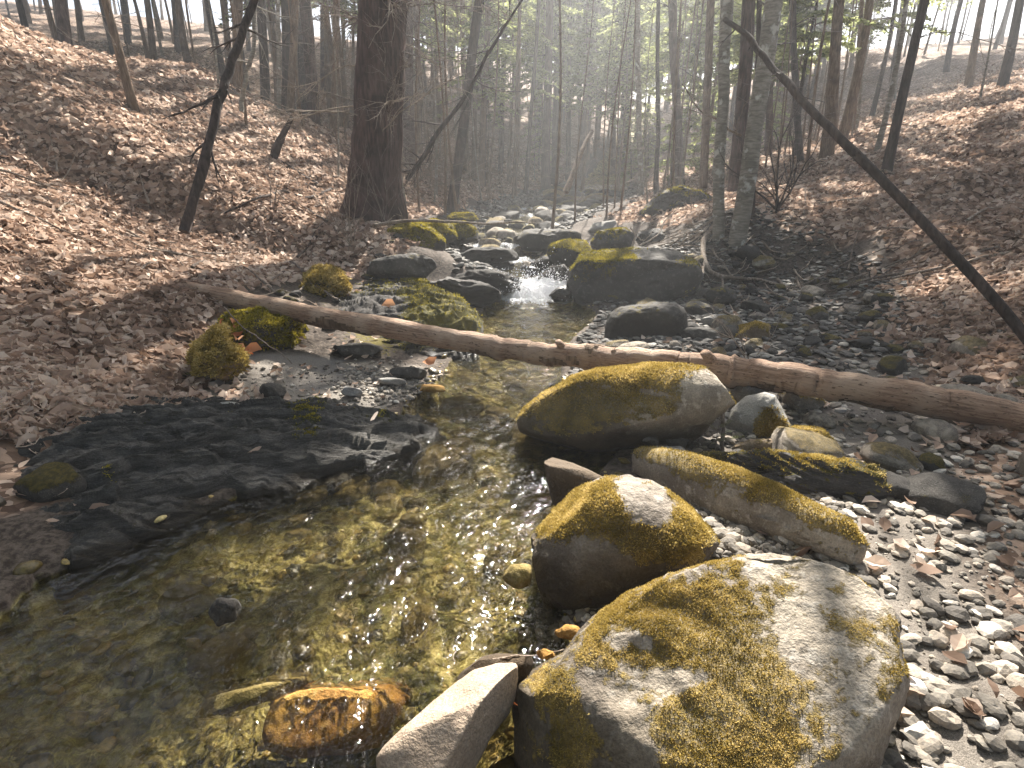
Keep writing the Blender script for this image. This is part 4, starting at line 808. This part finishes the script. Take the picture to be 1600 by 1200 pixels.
bend([(430,250,0*.4),(460,268,0*.3),(500,292,0*.2)], .06, .05, 'darkbark', 'fallen_log', 'short rotten log half buried in leaves on the left slope', 'log', 10, .006)
bend([(470,285,-.02),(510,310,-.02)], .04, .04, 'darkbark', 'fallen_log', 'small dark log lower down the left slope', 'log', 10, .006)
# roots and driftwood on the right bank
bend([(1120,352,-.12),(1102,372,-.12),(1097,395,-.12),(1106,420,-.12),(1128,433,-.12),(1160,436,-.12),(1200,440,-.12),(1245,452,-.12)], .05, .012, 'root', 'exposed_root', 'thick pale root snaking down the bank under the pale trunks', 'root', 12, .03)
bend([(1128,434,-.12),(1131,455,-.12),(1131,478,-.12),(1136,490,-.12)], .018, .008, 'root', 'exposed_root', 'short pale root hanging straight down over the rubble', 'root', 8, .02)
bend([(1102,405,-.12),(1095,435,-.12),(1085,450,-.12),(1070,462,-.12)], .022, .008, 'root', 'exposed_root', 'thin root curling down beside the massive boulder', 'root', 8, .02)
bend([(1215,436,-.12),(1235,455,-.12),(1262,462,-.12)], .02, .01, 'root', 'exposed_root', 'pale root end poking out at the right edge', 'root', 8, .02)
bend([(1235,470,-.12),(1215,460,-.12),(1185,455,-.12)], .018, .01, 'root', 'exposed_root', 'crooked grey root in the shade of the right bank', 'root', 8, .02)
bend([(985,395,9.6),(992,372,9.7),(1000,355,9.8)], .014, .006, 'root', 'driftwood_stick', 'forked pale stick standing behind the massive boulder', 'stick', 6, .02, 3, (.1, .3))
bend([(985,356,10),(998,372,9.8),(1008,375,9.7),(1020,362,9.7)], .014, .007, 'root', 'driftwood_stick', 'hooked pale driftwood stick above the massive boulder', 'stick', 6, .02)
bend([(1000,384,9.4),(1025,368,9.5),(1040,345,9.7),(1060,325,9.9)], .016, .006, 'root', 'driftwood_stick', 'long pale driftwood stick pointing up at the mossy crest boulder', 'stick', 6, .03, 3, (.1, .3))
R_ = np.random.default_rng(5)
for i in range(45):
    x0 = R_.uniform(1000, 1125); y0 = R_.uniform(345, 385); a = R_.uniform(-.9, .2); L = R_.uniform(25, 60)
    d0 = -.1; bend([(x0, y0, d0), (x0+L*.5*math.cos(a), y0+L*.5*math.sin(a)-3, d0-.08), (x0+L*math.cos(a), y0+L*math.sin(a), d0)], .009, .004, 'root', 'driftwood_stick', 'thin bleached stick in the tangle behind the massive boulder', 'stick', 5, .02, group='bleached sticks in the tangle', n=10)
for i in range(60):
    x0 = R_.uniform(1085, 1265); y0 = R_.uniform(365, 500); a = R_.uniform(-1, 1.2); L = R_.uniform(20, 60); d0 = -.02
    bend([(x0, y0, d0), (x0+L*.5*math.cos(a), y0+L*.5*math.sin(a)+4, d0-.1), (x0+L*math.cos(a), y0+L*math.sin(a), d0)], R_.uniform(.008, .02), .004, 'root' if i % 3 else 'darkbark', 'rootlet', 'thin bare root hanging from the eroded right bank', 'root', 5, .03, group='rootlets of the right bank', n=10)
# bare bushes
def bush(px, py, d, h, n, label, mat='twig', spread=.5, name='bare_bush', r0=.006):
    RN[0] += 1; r = np.random.default_rng(RN[0]*11); B = at_d(px, py, d); out = []
    for i in range(n): grow(B+r.normal(0, .03, 3), (r.normal(0, spread), r.normal(0, spread), 1), h*r.uniform(.6, 1.1), r0, 2, r, out, 0, 8, 3, .6)
    V, Q = tube_arrays(out, 4); o = mk(name, V, Q, M[mat], None, True, None, B); return tag(o, label, 'bush')
bush(1165, 560, 4.9, .6, 5, 'spindly bare bush of pale twigs rising behind the log at the right', 'root', .5, r0=.004)
bush(1215, 330, 8.6, 1.2, 6, 'dark tangle of crooked branches at the right edge above the bank', 'darkbark', .6, r0=.018)
bush(600, 345, 9.2, 1.5, 7, 'cluster of thin whips growing at the hemlock foot', 'twig', .25, r0=.006)
bush(548, 385, 8.2, 1.3, 9, 'bundle of pale arching stems left of the hemlock foot', 'root', .25, r0=.006)
bush(430, 330, 8.6, .9, 4, 'small bare shrub on the left leaf slope', 'twig', .4)
bush(690, 290, 13, 1.4, 6, 'dry tangle of twigs right of the leaning dead branch', 'twig', .6)
bush(720, 250, 15, 1.6, 7, 'pale bushy thicket among the brown poles', 'root', .6)
R_ = np.random.default_rng(31)
for i in range(22):
    x_ = R_.uniform(640, 1180); y_ = R_.uniform(268, 300); RN[0] += 1; bo = bush(x_, y_, gd(x_, y_)-.05, R_.uniform(1.1, 2.4), 5, 'pale leafless thicket of fine twigs above the rapids', 'root' if i % 2 else 'twig', .55, r0=.011); bo['group'] = 'twig thickets above the rapids'
bush(1080, 335, 11, .8, 6, 'scrub on top of the mossy crest boulder', 'twig', .5)
bush(1235, 300, 10, 1.2, 5, 'leafless shrub in the sunlit leaves at the right edge', 'darkbark', .5, r0=.01)
bush(1085, 690, 3.5, .18, 5, 'small dry weed beside the broken stick', 'twig', .5, r0=.002)
bend([(1127,598,3.5),(1130,640,3.45),(1128,705,3.4)], .008, .012, 'twig', 'broken_stick', 'straight bare stick standing upright under the log', 'stick', 8, .01, 5, (.08, .25))
bend([(770,1030,1.72),(800,1026,1.72),(840,1022,1.75),(884,1014,1.8)], .003, .002, 'root', 'thin_twig', 'thin pale twig floating between the tan rock and the biggest boulder', 'twig', 6, .006)
bend([(350,480,5.0),(385,515,4.9),(430,545,4.7),(458,568,4.6)], .006, .003, 'twig', 'thin_twig', 'slender twig slanting down in front of the mossy hump', 'twig', 6, .02)
bend([(400,463,5.7),(450,455,6),(500,480,5.6),(535,500,5.5)], .005, .003, 'root', 'thin_twig', 'dry arching twig resting on the log at the left', 'twig', 6, .03)
# hemlock sprig by the stick
c, a, b = [], [], []; B = at_d(1118, 700, 3.4); r = np.random.default_rng(3); tb = []
for i in range(9):
    az = r.random()*6.28; L = r.uniform(.08, .16); z = r.uniform(.0, .15); d = np.array([math.cos(az), math.sin(az), r.uniform(0, .6)]); tb.append((np.array([[0, 0, z], d*L*.5+[0, 0, z], d*L+[0, 0, z-.01]]), [.002, .0015, .001]))
    for q in np.linspace(.2, 1, 14):
        for s_ in (-1, 1):
            p = d*L*q+[0, 0, z]; dd_ = d*.5+s_*np.array([-d[1], d[0], 0]); c.append(p+dd_*.008); a.append(dd_*.009); b.append(np.array([d[0], d[1], .3])*.0018)
c, a, b = map(np.array, (c, a, b)); root = empty('hemlock_seedling', B, 'tiny green hemlock seedling at the foot of the upright stick', 'plant')
V, Q = tube_arrays(tb+[(np.array([[0, 0, -.05], [0, 0, .1], [.01, 0, .2]]), [.003, .002, .001])], 5); mk('stem', V, Q, M['twig'], root)
mk('needles', np.stack([c-a, c+b, c+a, c-b], 1).reshape(-1, 3), np.arange(4*len(c)).reshape(-1, 4), M['foliage'], root, False, {'rnd': np.repeat(r.random(len(c))*.5, 4)})
# ------------------------------------------------------------ woods behind
spots = []
def ok(x, y, g):
    for (a_, b_) in spots:
        if (a_-x)**2+(b_-y)**2 < g*g: return False
    spots.append((x, y)); return True
SHX = lambda y: y*math.tan(SUN_AZ)
LBL = lambda x, y: ('left' if x < -3 else 'right' if x > 7 else 'middle')
cnt = t = 0
while cnt < 120 and t < 12000:                                  # hemlocks: tall ones only where their shade falls beyond the rapids
    t += 1; y = random.uniform(20, 36) if cnt < 22 else random.uniform(37, 78); x = random.uniform(-1.0, 1.0)*(y+2)
    if XL(y)-1.2 < x < XR(y)+1.2 and y < 32 or not ok(x, y, 1.6): continue
    if y < 36 and abs(x-SHX(y)) < 11: v = random.choice([0, 0, 1, 4])
    else: v = random.choice([1, 2, 3, 3, 5] if y < 55 else [2, 3, 3, 5])
    hemlock(v, x, y, random.uniform(.9, 1.2), 'green hemlock in the far woods on the %s' % {'left': 'left slope', 'right': 'right slope', 'middle': 'valley floor'}[LBL(x, y)], 'hemlocks of the far woods, '+LBL(x, y)); cnt += 1
for (px, y, v, s_) in ((352, 22, 3, 1.), (395, 26, 2, 1.1), (430, 21, 2, .9), (470, 28, 3, 1.1), (505, 24, 2, 1.), (545, 30, 3, 1.1), (560, 23, 1, 1.1), (410, 33, 3, 1.2), (520, 36, 3, 1.2), (300, 24, 3, 1.), (640, 27, 1, 1.2), (690, 31, 1, 1.3), (735, 29, 1, 1.2), (340, 34, 2, 1.2), (250, 28, 2, 1.2)):
    hemlock(v, (px-800)/901*y, y, s_, 'dark hemlock beyond the crest of the left slope', 'hemlocks beyond the left crest')
cnt = t = 0
while cnt < 46 and t < 6000:                                    # closing the valley behind the rapids
    t += 1; y = random.uniform(37, 60); x = (random.uniform(640, 1280)-800)/901*y
    if ok(x, y, 1.3): hemlock(random.choice([1, 2, 2, 3]), x, y, random.uniform(.9, 1.15), 'green hemlock closing the valley behind the rapids', 'hemlocks closing the valley'); cnt += 1
cnt = t = 0
while cnt < 130 and t < 9000:
    t += 1; y = random.uniform(16, 75); x = random.uniform(-1.0, 1.0)*(y+2)
    if XL(y)-.5 < x < XR(y)+.5 and y < 33: continue
    px, py, _ = proj(np.array([x, y, gz(x, y)]))
    if 350 < px < 620 and y < 17: continue
    if not ok(x, y, .9): continue
    hardwood(random.choice([0, 1, 4, 4, 5, 7] if y < 34 else [0, 1, 2, 3, 4, 5, 5, 6]), x, y, random.uniform(.85, 1.2), 'bare slender tree in the far woods on the %s' % {'left': 'left slope', 'right': 'right slope', 'middle': 'valley floor'}[LBL(x, y)], 'bare trees of the far woods, '+LBL(x, y)); cnt += 1
cnt = t = 0
while cnt < 75 and t < 5000:
    t += 1; y = random.uniform(13, 30); x = (random.uniform(630, 1290)-800)/901*y
    if XL(y)-.4 < x < XR(y)+.4 or not ok(x, y, .5): continue
    hardwood(random.choice([0, 4, 4, 7, 7]), x, y, random.uniform(.7, 1.1), 'thin leafless pole standing among others above the rapids', 'thin poles above the rapids'); cnt += 1
for (px, y, v, s_) in ((762, 22, 0, .9), (800, 25, 1, .95), (850, 28, 1, 1.), (905, 31, 1, 1.1), (960, 29, 1, 1.), (1035, 26, 1, 1.), (1085, 24, 1, .95), (1150, 20, 0, .95), (1215, 18, 0, .9)):
    hemlock(v, (px-800)/901*y, y, s_, 'young hemlock with pale backlit boughs above the rapids', 'young hemlocks above the rapids')
for (px, y, v) in ((420, 12.5, 4), (388, 14, 7), (500, 15, 4), (545, 13, 7), (470, 17, 0), (560, 16.5, 4), (360, 16, 0), (520, 19, 7), (660, 14, 4), (685, 16, 7), (640, 17, 4), (610, 12.6, 7)):
    hardwood(v, (px-800)/901*y, y, random.uniform(.7, .95), 'thin bare sapling growing from the leaves of the left slope', 'saplings on the left slope')
# trees standing beside the view
for (x, y, v) in ((-7.2, 5.5, 6), (-8.6, 8.5, 3), (-10, 11, 2), (-6.3, 10.5, 5), (-12, 7, 3), (6.9, 6.4, 6), (8.2, 9.3, 3), (6.6, 10.8, 2), (10.5, 12, 5), (9.8, 6.8, 2), (-9.5, 14, 6), (8, 13.5, 1)):
    hardwood(v, x, y, 1.0, 'tall bare tree standing beside the brook', 'tall trees beside the brook')
for (x, y, v, s) in ((-2.6, -4.5, 3, 1.1), (2.8, -5, 3, 1.1), (-6, -3, 3, 1.1), (6.5, -2.5, 3, 1.1), (0, -9, 5, 1.1), (-5, -9, 2, 1.2), (5.5, -9, 2, 1.2), (-7.5, 2.2, 2, 1.1), (8, 2.6, 2, 1.1), (-10.5, -1, 3, 1.2), (10.5, -1, 3, 1.2)):
    hemlock(v, x, y, s, 'unseen dark hemlock added around the viewpoint to block sky light', 'hemlocks around the viewpoint')  # out of view, added to cut sky light on the boulder fronts
# canopy hemlocks whose crowns shade the right bank and the left pool
for (x, y, v, s) in ((7.6, 15.2, 5, .95), (6.0, 16.6, 5, .75), (9.5, 18, 3, 1)):
    hemlock(v, x, y, s, 'tall hemlock standing just behind the front row of trees', 'tall hemlocks behind the front row')
for (px, vb, s) in ((985, 285, .8), (1100, 268, .75), (845, 262, .9), (1010, 262, .7)):
    p = ground(px, vb); hemlock(4, p[0], p[1], s, 'young green hemlock standing at the edge of the rapids', 'young hemlocks by the rapids')
# ------------------------------------------------------------ fallen leaves
def leaves(pts, nrm, size, seed, curl=.5):
    r = np.random.default_rng(seed); n = len(pts); az = r.random(n)*6.28
    up = nrm+r.normal(0, .42, (n, 3)); up /= np.linalg.norm(up, axis=1)[:, None]
    d = np.stack([np.cos(az), np.sin(az), np.zeros(n)], -1); d -= up*np.einsum('ij,ij->i', d, up)[:, None]; d /= np.linalg.norm(d, axis=1)[:, None]; s = np.cross(up, d)
    sz = (size*(.6+.8*r.random(n)))[:, None]; w_ = sz*(.24+.12*r.random((n, 1))); cu = (curl*sz*(r.random((n, 1))*.5-.1)); fo = curl*w_*(r.random((n, 1)))
    b = pts-d*sz*.5+up*cu*.6; m1 = pts-d*sz*.12; m2 = pts+d*sz*.2; tip = pts+d*sz*.5+up*cu
    V = np.stack([b, m1, m2, tip, m1+s*w_+up*fo, m2+s*w_*.8+up*fo, m1-s*w_+up*fo, m2-s*w_*.8+up*fo], 1)
    Q = np.array([[0, 1, 4, 4], [0, 6, 1, 1]]); T = np.array([[0, 1, 4], [0, 6, 1], [2, 3, 5], [2, 7, 3]]); Qd = np.array([[1, 2, 5, 4], [6, 7, 2, 1]])
    o8 = np.arange(n)[:, None, None]*8
    return V.reshape(-1, 3), [(T[None]+o8).reshape(-1, 3), (Qd[None]+o8).reshape(-1, 4)]
def lit_mask(x, y):
    dl = XL(y)-x; dr = x-XR(y)
    e = np.where(dl > dr, np.interp(y, [0, 3, 5, 6, 8, 10, 30], [.3, .9, 2.2, 2.3, 2.0, 1.0, .7]), np.interp(y, [0, 3, 6, 8, 9.5, 14, 30], [1.5, 2.1, 3.6, 3.9, 3.1, 1.5, 1]))
    return np.maximum(dl, dr)-e+.5*fb2(x, y, 1.1, 4, 40)
n = 190000; y = np.exp(rng.uniform(math.log(3.0), math.log(34), n)); x = rng.uniform(-1.0, 1.0, n)*(y+1.5); m = lit_mask(x, y); kp = (m > .05*rng.normal(0, 4, n)+.1) & (fb2(x, y, 1.7, 4, 61) > -.42+.12*rng.normal(0, 1, n))
x, y = x[kp], y[kp]; e_ = .05; h0 = H(x, y); nx_ = (H(x+e_, y, False)-H(x-e_, y, False))/(2*e_); ny_ = (H(x, y+e_, False)-H(x, y-e_, False))/(2*e_)
nm = np.stack([-nx_, -ny_, np.ones(len(x))], -1); nm /= np.linalg.norm(nm, axis=1)[:, None]
V, Fs = leaves(np.stack([x, y, h0+.012+.02*rng.random(len(x))], -1), nm, rng.uniform(.055, .11, len(x))*(1+.02*y), 1, 1.1)
rd = np.clip(.5+.5*fb2(x, y, .9, 3, 8)+.28*rng.normal(0, 1, len(x)), 0, 1)
o = mk('leaf_litter', V, Fs, M['leaf'], None, False, {'rnd': np.repeat(rd, 8)}); tag(o, 'dry tan and brown leaves blanketing both wooded slopes', 'leaf litter', kind='stuff'); print('leaves', len(x))
# sticks lying in the leaves
R_ = np.random.default_rng(77)
for i in range(150):
    y_ = math.exp(R_.uniform(math.log(6), math.log(16))); x_ = (XL(y_)-R_.uniform(1.5, 6)) if R_.random() < .7 else XR(y_)+R_.uniform(2.8, 6); a = R_.uniform(0, 3.14); L = R_.uniform(.3, 1.3)
    q = np.array([[x_+L*k_*math.cos(a), y_+L*k_*math.sin(a), 0] for k_ in (-.5, -.2, .1, .5)]); q[:, 2] = H(q[:, 0], q[:, 1], False)+.03+R_.random(4)*.06
    V, Qd = tube_arrays([(smooth_path(q, 10, .03, i), np.linspace(R_.uniform(.007, .022), .004, 10))], 5); o = mk('stick', V, Qd, M['twig' if i % 2 else 'root'], None, True, None, q[0]); tag(o, 'thin fallen stick lying in the dry leaves of the bank', 'stick', 'fallen sticks in the leaves')
# single leaves one can point at
def bigleaf(px, py, z, s, label, mat='leaf', name='fallen_leaf', group=None, seed=0, rdv=.8):
    p = at_z(px, py, z); V, Fs = leaves(np.array([[0, 0, 0.]]), np.array([[0, -.2, 1.]]), np.array([s]), seed+int(px), 1.3)
    o = mk(name, V, Fs, M[mat], None, True, {'rnd': np.full(8, rdv)}); o.location = p; tag(o, label, 'leaf', group)
bigleaf(585, 650, .19, .13, 'curled pale leaf lying on the black bedrock ledge', rdv=1.); bigleaf(400, 705, .15, .12, 'tan leaf low on the black bedrock ledge', rdv=.7)
bigleaf(804, 1102, .09, .09, 'rust red leaf stuck between the tan rock and the biggest boulder', 'redleaf', rdv=.4); bigleaf(672, 566, .1, .12, 'orange leaf at the water edge below the log', 'redleaf', rdv=.8)
bigleaf(608, 478, .3, .13, 'brown leaf standing on the mossy ledge behind the log', 'redleaf', rdv=.9); bigleaf(488, 552, .16, .1, 'bright white leaf at the back of the sand', rdv=1.)
bigleaf(512, 617, .11, .11, 'pale leaf on the lower edge of the sand', rdv=1.); bigleaf(545, 558, .15, .11, 'tan leaf on the dark shelf behind the sand', rdv=.7)
for i in range(16):
    bigleaf(rng.uniform(350, 398), rng.uniform(508, 562), .3+.1*rng.random(), .14, 'curled rust brown leaf in the heap by the golden moss clump', 'redleaf', group='rust leaves by the moss clump', seed=i*31, rdv=float(rng.random()))
for i in range(12):
    bigleaf(rng.uniform(350, 400), rng.uniform(600, 630), .13, .1, 'pale dry leaf gathered at the left end of the sand', group='pale leaves at the sand end', seed=i*17, rdv=.6+.4*float(rng.random()))
n = 600; y = np.exp(rng.uniform(math.log(1.2), math.log(8), n)); x = np.where(rng.random(n) < .5, XR(y)+.7+rng.random(n)*(1+.4*y), XL(y)-.2-1.5*rng.random(n)); V, Fs = leaves(np.stack([x, y, H(x, y)+.025], -1), np.tile([0, 0, 1.], (n, 1)), np.full(n, .075), 9, 1.)
tag(mk('scattered_leaves', V, Fs, M['leaf'], None, False, {'rnd': np.repeat(rng.random(n), 8)}), 'dry leaves scattered thinly over gravel and rock at the water', 'leaves', kind='stuff')
ORD = 'first second third fourth fifth sixth seventh eighth ninth tenth eleventh twelfth thirteenth fourteenth fifteenth'.split()
for grp in ('young hemlocks above the rapids', 'young hemlocks by the rapids', 'tall hemlocks behind the front row', 'saplings on the left slope', 'tall trees beside the brook', 'hemlocks beyond the left crest', 'hemlocks around the viewpoint'):
    mem = sorted([o_ for o_ in SC.objects if o_.get('group') == grp], key=lambda o_: o_.location.x/max(o_.location.y, .5))
    for n_, o_ in enumerate(mem): o_['label'] = o_['label']+', %s from the left' % ORD[min(n_, 14)]
# ------------------------------------------------------------ air
if HAZE > 0:
    k = NT('haze'); k.t.nodes.remove(k.p); v = k.n('ShaderNodeVolumePrincipled'); v.inputs['Color'].default_value = (.86, .88, .9, 1); v.inputs['Density'].default_value = HAZE; v.inputs['Anisotropy'].default_value = .45
    k.l(v.outputs[0], k.out.inputs['Volume'])
    x0, x1, y0, y1, z0, z1 = -165, 165, -26, 118, -4, 46
    V = [(x, y, z) for x in (x0, x1) for y in (y0, y1) for z in (z0, z1)]; Fq = [(0, 1, 3, 2), (4, 6, 7, 5), (0, 4, 5, 1), (2, 3, 7, 6), (0, 2, 6, 4), (1, 5, 7, 3)]
    o = mk('haze', V, np.array(Fq), k.m, None, False); tag(o, 'thin sunlit haze between the distant trees', 'haze', kind='stuff')
